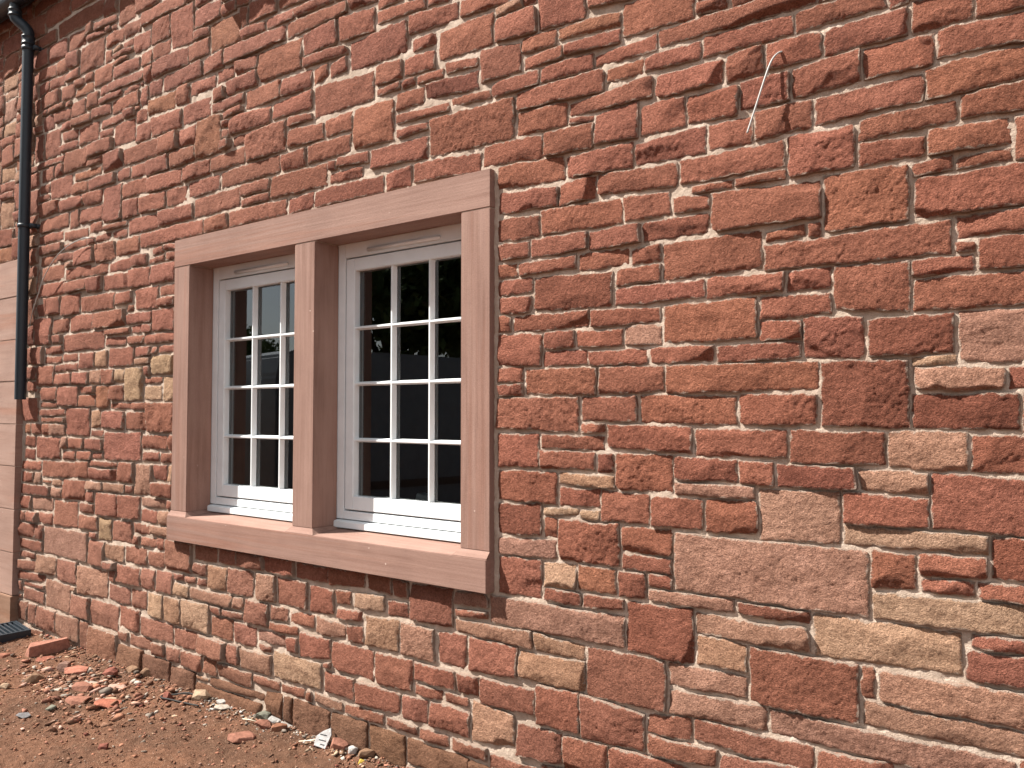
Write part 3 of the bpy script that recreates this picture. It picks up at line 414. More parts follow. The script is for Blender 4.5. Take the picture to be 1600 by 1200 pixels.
-6396,-6294,4526,4523,4424,4429,r -4624,-4519,2085,2084,2035,2034,r -4102,-3929,3958,3952,3884,3883,r -5631,-5536,1386,1387,1310,1309,p -5276,-5178,1041,1040,976,972,r -6206,-6104,4266,4266,4174,4175,o
-6136,-6044,3813,3816,3714,3718,r -5013,-4887,618,621,571,576,r -5897,-5675,3703,3704,3670,3664,r -5571,-5425,1880,1881,1832,1832,r -4308,-4260,1247,1247,1154,1153,b -3822,-3739,3046,3044,2998,2999,r
-4119,-4014,636,636,597,598,r -5206,-5067,1295,1298,1252,1254,r -5398,-5287,3827,3825,3766,3765,r -6796,-6694,4306,4306,4206,4204,r -4748,-4638,2084,2086,2040,2038,r -6022,-5922,1132,1134,1056,1058,p
-6796,-6694,4196,4196,4097,4097,r -4911,-4781,3908,3909,3867,3865,r -6796,-6694,4416,4413,4319,4314,r -6227,-6117,850,851,778,780,d -6796,-6664,3745,3746,3654,3654,r -5386,-5284,4156,4156,4094,4094,r
-6796,-6694,3486,3484,3314,3318,p -2943,-2890,2771,2766,2727,2721,d -4001,-3916,637,637,596,596,r -4963,-4885,562,563,498,499,r -2044,-1717,132,123,33,29,g -6436,-6234,4146,4146,4104,4104,p
-6436,-6234,4276,4276,4234,4234,b -6796,-6694,3646,3646,3494,3494,r -4380,-4261,2543,2541,2509,2507,r -4234,-4132,635,635,599,599,r -3821,-3757,3110,3107,3059,3056,r -6031,-5880,3098,3098,3052,3052,r
-6026,-5994,2572,2574,2359,2357,r -5327,-5220,2708,2708,2659,2656,r -4683,-4609,808,808,752,753,r -4326,-4259,1045,1047,991,993,r -4775,-4691,1108,1107,1058,1057,r -5524,-5411,3814,3820,3765,3768,r
-5019,-4844,3815,3811,3787,3785,r -5743,-5613,1097,1098,1054,1053,b -3072,-3031,207,212,161,160,r -6616,-6404,4716,4714,4657,4654,o -6227,-6093,563,565,516,519,r -6196,-6104,1476,1471,1404,1405,o
-4584,-4521,1831,1830,1775,1774,r -6136,-6014,3614,3616,3566,3564,r -4807,-4720,2218,2217,2174,2176,r -6796,-6664,3820,3826,3755,3756,r -6226,-6084,3336,3336,3294,3294,r -6079,-5967,567,569,519,523,r
-3996,-3884,106,106,84,84,b -5232,-5122,781,782,744,747,r -6226,-6194,2594,2596,2419,2419,r -6936,-6694,2984,2986,2814,2814,r -6796,-6694,4082,4080,4004,4004,r -6226,-6194,2256,2256,2089,2084,r
-3821,-3759,3161,3158,3123,3121,r -5036,-4924,3906,3906,3874,3874,b -2954,-2900,362,373,342,342,r -6936,-6694,3196,3196,3074,3074,r -6226,-6194,1906,1906,1760,1754,r -6227,-6169,350,353,274,278,r
-5286,-5194,16,16,-16,-16,r -6226,-6194,2731,2735,2609,2604,r -1703,-1605,204,215,126,150,r -5626,-5524,2576,2576,2544,2544,p -4506,-4454,1946,1946,1904,1904,r -6226,-6184,4032,4033,3934,3938,d
-5906,-5764,1086,1086,1064,1064,o -6796,-6694,3306,3306,3210,3204,r -5056,-4984,4056,4056,4024,4024,r -6226,-6194,2016,2016,1917,1914,r -5446,-5374,406,406,374,374,p -6006,-5914,3706,3706,3674,3674,r
-2406,-2184,26,26,-6,-6,r -6226,-6194,2406,2403,2319,2314,o -6936,-6694,3066,3062,2994,2994,r -5656,-5584,3696,3696,3664,3664,r -6196,-5984,4713,4713,4554,4554,d -6066,-6034,2306,2303,2234,2234,r
-6066,-6034,2384,2382,2314,2314,r -5116,-5064,4066,4066,4034,4034,r -4196,-4114,3986,3986,3944,3944,r -3836,-3714,3916,3916,3834,3834,r -6226,-6174,256,256,224,224,r -6226,-6194,1743,1744,1694,1695,r
-6226,-6194,2076,2074,2027,2028,r -4736,-4694,3456,3456,3434,3434,r -6016,-5974,1726,1726,1694,1694,r -6286,-6204,4646,4646,4596,4594,r -6226,-6194,2306,2306,2264,2264,r -4686,-4654,3596,3596,3574,3574,r
-5806,-5754,4496,4496,4454,4454,o -5746,-5614,4501,4506,4444,4444,r -130,-31,1604,1602,1501,1502,r -158,-68,611,612,546,547,r -2536,-2184,-74,-74,-116,-116,r -2176,-1984,16,12,-116,-116,o
-1976,-1644,-64,-64,-116,-116,b -1636,-1264,-10,-4,-116,-116,r -1256,-1124,-24,-27,-116,-116,o -1116,-874,76,76,-113,-116,r -866,-594,46,46,-110,-113,r -586,-134,36,36,-116,-110,r
-126,16,-54,-54,-115,-116,r 24,396,-65,-64,-116,-111,r 404,866,-54,-54,-113,-116,b 874,1046,-64,-64,-115,-115,r 1054,1646,-50,-44,-113,-116,r 1654,1846,50,53,-116,-113,o
1854,2186,-4,-4,-114,-112,r -2536,-2184,-14,-14,-63,-65,r -1976,-1804,11,16,-56,-56,r -1796,-1644,16,16,-55,-53,r 24,186,72,73,-56,-52,r 194,396,32,35,-56,-56,o
874,1046,4,1,-53,-51,r -126,16,36,35,-46,-40,r 404,616,65,64,-46,-46,r 624,866,56,54,-40,-46,r 1054,1526,122,126,-35,-34,r 1534,1646,161,166,-34,-32,r
-1256,-1124,136,133,-16,-14,b -1636,-1264,122,125,4,10,r 1854,2186,74,71,4,6,r 874,1046,114,113,15,14,r -1706,-1644,116,116,26,27,r -586,-444,176,176,44,44,r
-436,16,156,156,46,44,r 194,396,96,96,44,47,r -866,-594,225,226,56,57,r 624,866,126,126,64,64,r 1654,1846,196,196,64,64,r 404,616,176,170,74,78,b
-1116,-874,126,126,84,84,r 24,186,271,274,84,89,r 1854,2186,135,136,84,84,r 194,396,146,146,104,104,r 874,1046,223,221,126,126,p -1586,-1264,201,206,134,137,d
-1116,-874,254,254,137,140,r 624,866,195,192,134,134,r 1054,1526,245,242,134,134,b -1256,-1124,246,246,147,144,r 1854,2186,201,203,150,144,r 194,396,316,316,154,159,p
-436,16,232,236,164,168,r 1534,1646,333,336,176,174,d -586,-444,301,301,184,185,r 404,616,374,376,190,186,r 624,766,352,356,206,204,r 774,866,274,275,206,204,r
1654,1846,302,306,204,204,r -1406,-1264,236,236,214,214,o 1854,2186,262,266,217,214,r -866,-594,346,342,234,239,r 874,1046,300,300,234,239,d -436,-114,333,336,244,244,r
-106,16,376,370,244,244,r 1054,1526,336,336,258,257,r -1106,-874,336,336,264,264,d 1854,2186,316,316,274,274,r 24,186,331,331,284,287,r 774,866,346,346,288,286,r
-586,-444,414,416,314,314,r 874,1046,404,405,320,314,r 1654,1846,361,366,318,318,b 194,396,396,396,324,324,r 1854,2056,400,406,327,324,r 2064,2186,370,376,329,328,b
-436,-114,392,396,346,344,r 24,186,421,426,349,344,r 1054,1196,526,522,344,349,r 1204,1556,386,386,344,344,o 1564,1646,396,396,344,345,r 774,866,566,561,359,354,b
-716,-594,413,415,364,364,r 624,766,526,526,366,366,r 1654,1846,423,426,377,374,r -106,16,465,461,384,384,r 404,506,436,436,384,384,d 514,616,546,546,388,384,p
2064,2186,596,596,384,384,r 1204,1446,502,506,399,394,p 1454,1556,452,452,399,396,r -436,-114,511,516,410,404,d 194,396,526,523,410,405,r 1564,1646,446,446,404,404,r
874,1046,526,526,416,414,r 1854,2056,475,476,419,414,r 24,186,486,485,434,434,o 1654,1846,546,543,439,434,b 404,506,501,506,446,444,o 1564,1646,575,576,454,454,r
1454,1556,620,626,467,464,d -106,16,531,536,479,479,r 1854,2056,566,566,490,484,r 24,186,556,556,498,494,p 404,506,616,612,514,514,r 1204,1446,582,586,514,514,r
194,396,741,742,534,534,b 624,766,682,686,536,534,r 874,1196,576,576,534,534,b -56,16,636,636,544,547,d 514,616,686,686,554,558,r 1654,1846,622,626,560,554,r
24,186,726,724,568,564,r 774,866,652,656,577,574,r 1854,2056,636,636,574,576,o 874,1066,716,716,587,586,r 1074,1196,686,686,584,584,p 1564,1646,646,646,584,587,r
1204,1446,664,663,599,594,r 2064,2186,736,736,607,604,r -126,-64,686,680,628,624,o 404,506,763,766,624,624,r 1454,1556,753,756,639,637,r 1654,1846,763,766,639,634,r
-56,16,696,696,644,646,r 1854,2056,753,753,647,649,r 1564,1646,702,706,654,658,r 774,866,766,762,664,669,r 1204,1446,740,745,674,676,r 514,766,826,826,694,699,b
1074,1196,826,826,694,696,r -56,16,796,796,707,704,r 1564,1646,816,816,714,716,r 874,1066,795,791,725,724,r 24,186,813,811,734,734,r 2064,2186,816,811,749,745,r
194,396,886,886,754,754,r 1204,1446,816,816,756,754,r 1454,1556,964,966,764,764,r 1854,2056,872,874,766,764,r 404,506,856,856,774,774,r 774,866,834,836,775,779,r
1654,1846,863,864,774,774,r -46,16,872,876,804,810,r 874,1066,904,900,804,809,r 24,186,946,946,825,826,r 1204,1446,961,962,824,827,d 1564,1646,986,986,824,824,r
2064,2186,976,976,828,827,o 514,646,956,956,834,834,b 654,766,900,906,840,838,r 1074,1196,896,895,837,839,r 774,866,996,994,845,844,r 404,506,910,916,868,864,r
1654,1846,976,971,874,875,o -46,16,1016,1016,884,884,p 1854,2056,936,936,888,887,r 194,396,1026,1023,894,894,r 1074,1196,986,986,904,904,o 654,766,1116,1116,914,914,r
874,1066,986,984,914,914,d 404,506,1046,1041,928,927,p 1854,2056,1074,1076,948,944,r 24,186,996,996,954,954,r 514,646,1066,1061,964,968,r 1204,1556,1035,1036,977,978,d
1654,1846,1026,1026,984,984,b 2064,2186,1026,1026,984,984,r 874,1196,1206,1205,994,1000,r 1564,1646,1066,1065,994,994,b 24,186,1066,1061,1005,1004,b 774,866,1126,1121,1004,1007,r
-46,16,1106,1106,1024,1024,r 194,396,1096,1096,1034,1039,p 1654,1756,1206,1206,1034,1034,b 1764,1846,1145,1144,1038,1034,r 2064,2186,1105,1106,1034,1034,r 1204,1556,1094,1096,1044,1044,r
404,506,1256,1253,1054,1054,r 24,186,1186,1184,1080,1074,r 514,646,1156,1152,1074,1079,p 1564,1646,1136,1136,1074,1074,r 1854,2056,1222,1226,1086,1088,r 194,396,1153,1156,1109,1104,r
1204,1556,1183,1186,1110,1104,r -46,16,1275,1276,1114,1117,r 2064,2186,1291,1296,1119,1114,d 654,766,1221,1226,1124,1124,r 774,866,1296,1296,1134,1134,r 1564,1646,1303,1306,1145,1147,r
1764,1846,1263,1263,1156,1154,r 194,396,1326,1326,1165,1164,r 514,646,1236,1236,1165,1170,p 24,186,1382,1386,1194,1198,r 1204,1316,1292,1296,1194,1194,r 1324,1556,1296,1296,1194,1196,p
874,1196,1326,1326,1214,1214,r 1654,1756,1256,1256,1214,1214,r -116,-54,1371,1372,1224,1224,r 654,766,1355,1356,1234,1239,r 1854,2056,1344,1342,1235,1240,r 514,646,1314,1314,1244,1249,b
404,506,1426,1424,1266,1264,r 1654,1756,1426,1426,1264,1264,r 1764,1846,1346,1346,1277,1277,p -46,16,1372,1376,1284,1287,o 774,866,1403,1406,1304,1308,p 1204,1556,1376,1375,1304,1307,r
2064,2186,1372,1376,1305,1304,r 1564,1646,1504,1506,1319,1319,r 514,646,1456,1454,1325,1324,r 194,396,1395,1390,1334,1334,r 874,1196,1432,1432,1334,1334,o 1764,2056,1514,1516,1358,1354,r
654,766,1476,1472,1364,1366,r -36,16,1485,1486,1384,1386,r 1204,1346,1496,1492,1384,1385,r 1354,1556,1502,1506,1384,1384,r 2064,2186,1426,1426,1384,1384,r 24,186,1596,1596,1394,1394,r
194,296,1505,1506,1404,1404,b 304,396,1606,1606,1404,1409,r 774,866,1526,1523,1414,1414,r 404,506,1504,1506,1434,1436,r 1654,1756,1516,1514,1434,1434,r 2064,2186,1492,1496,1437,1435,r
874,1196,1613,1615,1446,1445,r 514,646,1566,1566,1470,1465,o 654,766,1566,1562,1487,1486,r -16,16,1645,1641,1494,1498,r 1204,1346,1546,1546,1504,1504,o 2064,2186,1642,1646,1504,1504,r
194,296,1673,1670,1516,1516,r 404,506,1563,1566,1514,1516,r 1354,1536,1606,1600,1514,1514,d 1544,1646,1574,1576,1514,1518,r 1654,2056,1616,1616,1524,1527,r 774,866,1726,1726,1534,1534,r
1204,1346,1596,1596,1554,1554,d 404,626,1616,1616,1574,1574,b 634,766,1726,1726,1574,1576,r 1544,1646,1716,1712,1589,1588,d 24,186,1686,1683,1604,1604,r 1204,1346,1746,1746,1604,1604,r
304,396,1756,1752,1615,1614,r 1354,1536,1822,1826,1618,1614,r 404,626,1681,1686,1624,1624,r 874,1196,1666,1666,1624,1624,r 1654,1966,1726,1726,1624,1627,r 1974,2056,1736,1734,1624,1624,r
-16,16,1696,1696,1654,1654,r 2064,2186,1726,1726,1656,1654,b 874,1196,1746,1743,1674,1674,o 194,296,1762,1763,1684,1686,r 24,186,1736,1736,1694,1694,r 404,626,1756,1756,1695,1694,r
-16,16,1816,1816,1710,1705,o 1544,1646,1806,1806,1724,1726,r 634,866,1862,1866,1734,1734,r 1654,1966,1825,1823,1734,1740,r 2064,2186,1776,1776,1734,1734,p 24,186,1876,1873,1745,1744,r
1974,2056,1866,1866,1747,1747,r 874,996,1796,1796,1754,1754,r 1004,1236,1806,1806,1758,1755,r 1244,1346,1916,1910,1754,1754,p 304,626,1814,1814,1765,1764,r 194,296,1846,1845,1777,1774,r
2064,2186,1846,1846,1788,1785,b 874,996,1965,1960,1810,1804,r 1004,1236,2026,2026,1815,1818,r 1544,1646,1906,1901,1814,1814,o -26,16,1866,1866,1824,1824,p 304,626,1910,1916,1824,1824,r
1354,1536,1936,1933,1834,1834,r 1654,1966,1956,1950,1835,1837,b 194,296,1936,1934,1855,1854,r 2064,2186,1996,1994,1854,1854,b -26,16,1925,1925,1875,1874,o 634,866,1936,1936,1879,1874,r
1974,2056,1924,1926,1880,1876,r 24,186,1973,1970,1884,1884,r 1544,1646,1963,1964,1917,1916,o 304,626,2105,2101,1926,1924,r 1244,1346,2010,2016,1925,1930,r -46,16,2031,2032,1934,1937,r
1974,2056,2006,2006,1936,1935,r 194,296,2056,2056,1944,1947,r 634,866,2022,2020,1944,1946,b 1354,1536,2071,2070,1944,1944,d 1654,1966,2026,2026,1968,1968,r 874,996,2056,2056,1976,1974,r
1544,1646,2056,2050,1978,1979,r 24,186,2095,2096,1988,1984,o 2064,2186,2186,2186,2010,2007,r 1974,2056,2076,2073,2014,2015,r 1244,1346,2100,2101,2030,2024,r 634,866,2086,2080,2034,2035,r
1004,1236,2154,2156,2034,2034,b 1654,1856,2076,2076,2034,2034,r 1864,1966,2154,2156,2039,2034,r -36,16,2112,2113,2044,2044,r 194,296,2194,2190,2064,2064,r 874,996,2265,2266,2064,2064,r
1544,1646,2220,2226,2069,2064,b 1354,1536,2186,2186,2085,2090,d 1654,1856,2286,2285,2084,2085,r 1974,2056,2276,2273,2089,2084,r 634,866,2286,2286,2094,2094,r 24,186,2181,2182,2104,2104,p
304,626,2231,2235,2120,2116,r 1244,1346,2272,2276,2114,2114,d -36,16,2220,2222,2125,2124,r 1004,1236,2336,2336,2164,2164,d 1864,1966,2264,2265,2165,2169,p 24,186,2286,2280,2195,2194,o
1354,1536,2286,2285,2194,2194,r 2064,2186,2326,2324,2194,2194,r 194,296,2255,2256,2204,2204,r 1544,1646,2422,2422,2236,2239,r 304,626,2302,2306,2245,2244,p 194,296,2336,2336,2265,2264,r
874,996,2326,2321,2278,2274,r 1864,1966,2426,2426,2276,2274,p 1244,1346,2376,2375,2284,2288,p 1974,2056,2466,2466,2286,2287,d 24,186,2376,2376,2294,2300,r 634,866,2426,2422,2294,2294,r
1354,1536,2336,2336,2294,2294,r 1654,1856,2414,2416,2294,2299,r 304,486,2366,2360,2314,2314,r 494,626,2496,2492,2314,2319,r 874,996,2424,2423,2335,2334,r 2064,2186,2396,2396,2337,2334,r
194,296,2406,2406,2344,2345,r 1004,1236,2386,2386,2344,2344,r 1354,1536,2541,2543,2345,2350,r -36,-4,2456,2456,2367,2364,r 304,486,2566,2561,2374,2374,r 24,186,2596,2592,2388,2389,r
1244,1346,2582,2585,2386,2389,r 1004,1236,2506,2506,2396,2397,r 2064,2186,2506,2506,2404,2404,r 194,296,2526,2521,2414,2414,r 1654,1766,2476,2475,2424,2424,r 1774,1856,2466,2466,2424,2424,o
634,856,2625,2626,2439,2434,o 864,996,2496,2491,2434,2435,r 1544,1646,2566,2566,2434,2439,r 1864,1966,2483,2484,2434,2437,r 1774,1856,2522,2526,2475,2474,o 1974,2056,2596,2593,2475,2474,r
1654,1766,2696,2696,2484,2489,r 1864,1966,2586,2581,2494,2494,r 494,626,2616,2616,2504,2504,r 864,996,2596,2594,2504,2508,r 1004,1236,2596,2595,2514,2519,r 2064,2186,2706,2705,2514,2514,r
194,296,2646,2645,2534,2534,p 1774,1856,2606,2606,2534,2534,r 1354,1536,2712,2716,2557,2554,p 304,486,2636,2636,2574,2574,r 1544,1646,2646,2645,2574,2580,r 1244,1346,2766,2763,2595,2598,b
1864,1966,2783,2782,2598,2594,r 24,186,2706,2706,2605,2604,r 864,1066,2666,2666,2604,2604,r 1074,1236,2676,2676,2609,2609,r 1974,2056,2666,2666,2604,2605,p 1774,1856,2676,2676,2620,2619,r
494,626,2703,2700,2629,2627,r 634,856,2776,2772,2634,2634,p 304,486,2686,2686,2644,2644,r 194,296,2736,2736,2656,2659,r 1544,1646,2775,2776,2657,2654,r 864,1066,2741,2743,2679,2674,r
1974,2056,2820,2826,2674,2679,r -8196,-8054,2874,2876,2689,2684,r -8046,-7944,2736,2736,2685,2688,p -7936,-7764,2835,2830,2687,2684,r -7756,-7314,2835,2831,2690,2685,r -7306,-6944,2736,2731,2684,2684,p
-6936,-6694,2802,2801,2684,2686,r 1074,1236,2753,2754,2684,2684,r 1774,1856,2766,2766,2688,2690,r 304,486,2744,2746,2694,2698,r 1654,1766,2871,2872,2704,2708,r 24,186,2775,2773,2714,2716,r
494,626,2826,2826,2716,2714,r 2064,2186,2812,2815,2716,2716,b 1354,1536,2876,2876,2726,2724,r -8046,-7944,2842,2841,2744,2750,r -7306,-6944,2824,2825,2746,2744,r 194,296,2821,2821,2747,2746,p
304,486,2803,2806,2759,2754,r 864,1066,2952,2956,2758,2759,r -296,-234,2806,2806,2764,2764,r -66,-34,2906,2906,2769,2764,r 1074,1236,2806,2806,2764,2764,r -386,-304,2876,2873,2775,2780,r
-226,-74,2872,2876,2774,2774,r 1244,1346,2876,2876,2774,2774,r 1774,1856,2942,2940,2776,2774,r 24,186,2943,2946,2785,2786,r 634,856,2864,2866,2784,2784,o 1544,1646,2826,2826,2784,2784,p
1864,1966,2890,2892,2794,2794,r -446,-394,2973,2975,2815,2817,r -296,-234,2912,2912,2814,2815,b 304,486,2895,2895,2819,2816,r 1074,1236,2901,2905,2818,2820,r 2064,2186,2936,2936,2825,2824,r
-7306,-6944,2956,2956,2834,2835,r 194,296,2886,2883,2834,2839,r 494,626,2996,2996,2834,2840,b 1544,1646,2902,2906,2834,2836,r 1974,2056,3016,3016,2834,2834,b -7936,-7504,2966,2966,2844,2846,r
-7496,-7314,3026,3022,2844,2850,r -646,-454,2896,2890,2848,2848,r -8046,-7944,3010,3011,2854,2854,r 634,766,2944,2946,2874,2875,o 774,856,3076,3073,2878,2878,r -8196,-8054,2946,2946,2884,2884,r
-386,-304,2933,2936,2884,2887,b -226,-74,2966,2963,2884,2886,r 1244,1536,2946,2943,2884,2884,r 1654,1766,3036,3035,2884,2884,r 194,296,3052,3051,2894,2894,r -646,-454,2986,2984,2904,2907,d
304,486,3051,3056,2907,2904,r 1864,1966,3031,3033,2907,2904,b -66,-34,2986,2986,2917,2914,r 1074,1236,2994,2993,2914,2914,p 1544,1646,3026,3024,2914,2914,r -296,-234,3033,3030,2924,2930,p
-386,-304,3086,3086,2944,2949,r 2064,2186,3025,3024,2944,2947,r -8196,-8054,3126,3126,2959,2958,r 24,186,3144,3146,2957,2958,r 634,766,3024,3020,2958,2954,r 1244,1416,3056,3055,2958,2959,r
1424,1536,3066,3064,2958,2955,o 1774,1856,3165,3160,2959,2954,r -7306,-7074,3056,3056,2965,2964,r -7066,-6944,3026,3026,2967,2964,r 864,1066,3096,3096,2964,2964,r -7936,-7744,3036,3036,2974,2977,b
-7736,-7604,3046,3046,2974,2974,r -7596,-7504,3036,3036,2978,2977,r -1046,-934,3136,3136,2974,2974,r -226,-74,3046,3046,2977,2977,r -926,-654,3056,3053,2988,2984,d -446,-394,3052,3056,2984,2984,r
-646,-454,3100,3106,2997,2994,r -66,-34,3106,3106,2999,2994,r 494,626,3072,3071,3009,3008,r 1074,1236,3184,3186,3004,3004,r -8046,-7944,3106,3106,3028,3024,r 1974,2056,3233,3234,3028,3024,r
-7496,-7314,3092,3094,3034,3034,d -7066,-6944,3192,3196,3040,3037,r 634,766,3086,3085,3036,3037,r 1544,1646,3091,3090,3036,3036,r 2064,2186,3076,3076,3034,3034,r -7936,-7744,3223,3223,3050,3050,r
-7596,-7504,3116,3115,3045,3049,r -1086,-1054,3166,3162,3044,3047,r -296,-234,3180,3186,3047,3044,r 1654,1766,3116,3116,3044,3050,r 1864,1966,3123,3126,3045,3044,b -7736,-7604,3244,3246,3055,3059,p
-1236,-1094,3193,3196,3054,3054,r -226,-74,3215,3216,3054,3059,d -7306,-7074,3116,3111,3070,3064,r -926,-654,3110,3116,3064,3067,o -446,-394,3166,3161,3064,3064,r 194,486,3123,3126,3064,3069,p
1244,1416,3226,3226,3064,3064,r 1424,1536,3206,3206,3079,3074,r 494,626,3126,3126,3084,3084,b 774,856,3176,3174,3084,3084,r 2064,2186,3186,3186,3084,3089,r -386,-304,3282,3282,3094,3097,r
634,766,3226,3226,3099,3100,p -7496,-7314,3186,3186,3104,3104,r 864,1066,3146,3146,3104,3104,o 1544,1646,3191,3196,3110,3104,r -8046,-7944,3206,3206,3120,3115,r -646,-454,3176,3172,3114,3115,r
-66,-34,3233,3232,3119,3114,d -7596,-7504,3175,3176,3124,3130,r -7306,-7184,3226,3222,3124,3127,r -7176,-7074,3166,3166,3124,3124,r -926,-654,3186,3181,3124,3129,r 1654,1766,3326,3326,3124,3124,d
-8196,-8054,3295,3293,3134,3134,r 194,626,3215,3212,3134,3136,r 1864,1966,3210,3215,3138,3134,r -1386,-1264,3246,3245,3146,3144,r -1046,-934,3241,3246,3149,3144,r -1486,-1394,3354,3351,3155,3157,r
24,186,3333,3336,3154,3154,r 864,1066,3262,3266,3157,3154,r -7176,-7074,3253,3253,3174,3174,r -1086,-1054,3316,3316,3174,3174,r -446,-394,3300,3306,3174,3174,r 1774,1856,3236,3236,3174,3174,r
-7596,-7504,3264,3265,3189,3184,r -1586,-1494,3252,3256,3184,3184,r -646,-454,3296,3295,3184,3187,b 774,856,3256,3252,3184,3186,r -7496,-7314,3263,3266,3197,3199,p -1676,-1594,3236,3236,3194,3194,r
-926,-654,3246,3243,3198,3194,r -296,-234,3244,3246,3197,3194,r 1074,1236,3282,3286,3194,3199,r 2064,2186,3246,3246,3199,3194,d -7066,-6804,3246,3246,3204,3204,r -1716,-1684,3286,3284,3204,3205,r
-1236,-1094,3256,3254,3210,3206,d 1544,1646,3360,3366,3204,3204,r -8046,-7944,3302,3306,3214,3219,r 1424,1536,3285,3281,3215,3218,r -1846,-1794,3386,3384,3224,3230,r -226,-74,3266,3266,3224,3224,r
194,296,3286,3286,3228,3224,p 304,626,3281,3286,3224,3224,r 1864,1966,3316,3316,3224,3228,o -7936,-7744,3283,3281,3239,3235,d -7306,-7184,3345,3342,3239,3234,p 634,766,3346,3346,3234,3237,r
1244,1416,3296,3295,3234,3234,d -1676,-1594,3301,3303,3246,3244,p -66,-34,3410,3416,3244,3248,r 1774,1856,3306,3306,3248,3244,o 1974,2056,3286,3286,3244,3244,r -7736,-7604,3412,3412,3255,3254,r
-7066,-6804,3316,3310,3259,3254,r -1386,-1264,3403,3406,3254,3257,r -1046,-764,3326,3321,3256,3256,r -756,-654,3456,3456,3254,3254,r -296,-234,3413,3414,3254,3254,r 2064,2186,3326,3325,3254,3254,r
-7176,-7074,3306,3306,3264,3264,r -1586,-1494,3445,3446,3265,3264,o -1236,-1094,3394,3396,3270,3264,r 774,856,3436,3435,3266,3269,p -7596,-7314,3395,3396,3274,3274,r -226,-74,3394,3396,3276,3274,r
864,1066,3326,3326,3276,3275,r -7936,-7744,3346,3345,3294,3294,r -1946,-1854,3396,3392,3294,3297,r -1716,-1684,3416,3416,3294,3295,r -386,-304,3404,3406,3297,3294,o 194,346,3415,3412,3294,3294,r
354,626,3412,3416,3294,3298,r 1074,1236,3391,3396,3294,3299,p 1424,1536,3341,3346,3295,3297,r 1974,2056,3363,3366,3294,3294,r -8196,-8054,3411,3416,3304,3307,r -2006,-1954,3426,3421,3308,3304,p
-646,-454,3366,3364,3308,3304,r 1244,1416,3386,3382,3306,3305,r -8046,-7944,3425,3422,3314,3314,r -7176,-7074,3356,3356,3314,3314,d -2076,-2014,3446,3446,3314,3318,r -1676,-1594,3414,3416,3314,3314,p
-446,-394,3501,3506,3314,3314,p 1774,1856,3386,3380,3318,3317,r -7066,-6934,3456,3456,3324,3324,r -6926,-6804,3386,3386,3326,3325,r -2166,-2084,3403,3406,3329,3324,r -1086,-1054,3516,3516,3329,3326,r
1864,1966,3396,3393,3324,3326,r -1046,-934,3376,3376,3334,3334,r -926,-764,3466,3466,3335,3334,r 864,1066,3426,3424,3335,3340,r 1654,1766,3376,3376,3334,3334,p 2064,2186,3436,3436,3335,3334,b
24,186,3546,3546,3344,3349,r -7936,-7744,3411,3416,3355,3354,r -7306,-7184,3546,3546,3354,3354,o 634,766,3406,3403,3354,3354,r 1424,1536,3436,3433,3354,3354,d -7176,-7074,3446,3446,3364,3364,r
-1486,-1394,3406,3406,3364,3364,p -1786,-1724,3416,3416,3374,3374,r -646,-454,3426,3426,3374,3378,r 1544,1646,3440,3446,3378,3374,r 1974,2056,3526,3526,3374,3374,p -2256,-2174,3586,3586,3384,3385,r
-1046,-934,3456,3452,3384,3384,r 1654,1766,3476,3476,3384,3384,r -6926,-6804,3450,3456,3394,3394,b -2336,-2264,3601,3605,3394,3395,r -1846,-1794,3576,3576,3394,3394,r 1244,1416,3604,3606,3394,3394,p
1774,1856,3575,3573,3396,3396,r -7596,-7314,3446,3446,3404,3404,r -2426,-2344,3506,3506,3404,3410,o -1946,-1854,3536,3533,3407,3404,r -1236,-1094,3561,3566,3404,3404,d -226,-74,3566,3564,3404,3404,b
1074,1236,3506,3506,3406,3404,b 1864,1966,3495,3496,3405,3404,r -2166,-2084,3526,3522,3414,3414,r -1486,-1244,3612,3614,3414,3414,r -386,-304,3466,3464,3420,3414,r 634,766,3616,3616,3414,3417,b
-8196,-8054,3466,3466,3424,3424,b -7936,-7604,3585,3586,3424,3424,r -1786,-1594,3621,3626,3425,3427,o -296,-234,3566,3566,3427,3424,r -66,-4,3486,3484,3426,3424,d 194,626,3546,3546,3427,3424,r
-8046,-7944,3476,3476,3434,3434,r -2006,-1954,3516,3515,3436,3434,r -646,-454,3583,3586,3439,3434,r 864,1066,3606,3600,3438,3434,r 774,856,3516,3514,3444,3444,r 1424,1536,3536,3536,3444,3444,r
2064,2186,3533,3533,3446,3444,o -7596,-7314,3496,3496,3454,3454,r -7176,-7074,3634,3631,3456,3454,o -2076,-2014,3523,3526,3454,3459,r -1586,-1494,3536,3536,3454,3455,r 1544,1646,3556,3551,3460,3454,d
-7066,-6804,3506,3506,3464,3464,d -1046,-934,3606,3606,3464,3465,p -756,-654,3516,3515,3470,3469,o -8196,-8054,3566,3563,3474,3479,r -2546,-2454,3536,3536,3474,3474,r -926,-764,3516,3516,3474,3474,r
-386,-304,3601,3606,3474,3474,d -8046,-7944,3586,3585,3484,3484,r -2606,-2554,3566,3566,3490,3484,o 1654,1766,3536,3536,3486,3487,o -66,-4,3541,3546,3494,3494,r -7596,-7314,3620,3626,3504,3504,r
1864,1966,3586,3586,3504,3504,r -7066,-6804,3556,3556,3514,3514,r -2426,-2344,3590,3596,3514,3514,r -446,-394,3656,3656,3514,3514,r 1074,1236,3556,3556,3514,3514,p -2006,-1954,3656,3656,3530,3524,r
-1086,-1054,3706,3706,3527,3524,r -926,-804,3596,3596,3524,3524,d -796,-654,3656,3654,3529,3529,r 774,856,3566,3566,3524,3524,r -2166,-2014,3614,3612,3538,3534,r 1974,2056,3646,3645,3537,3534,o
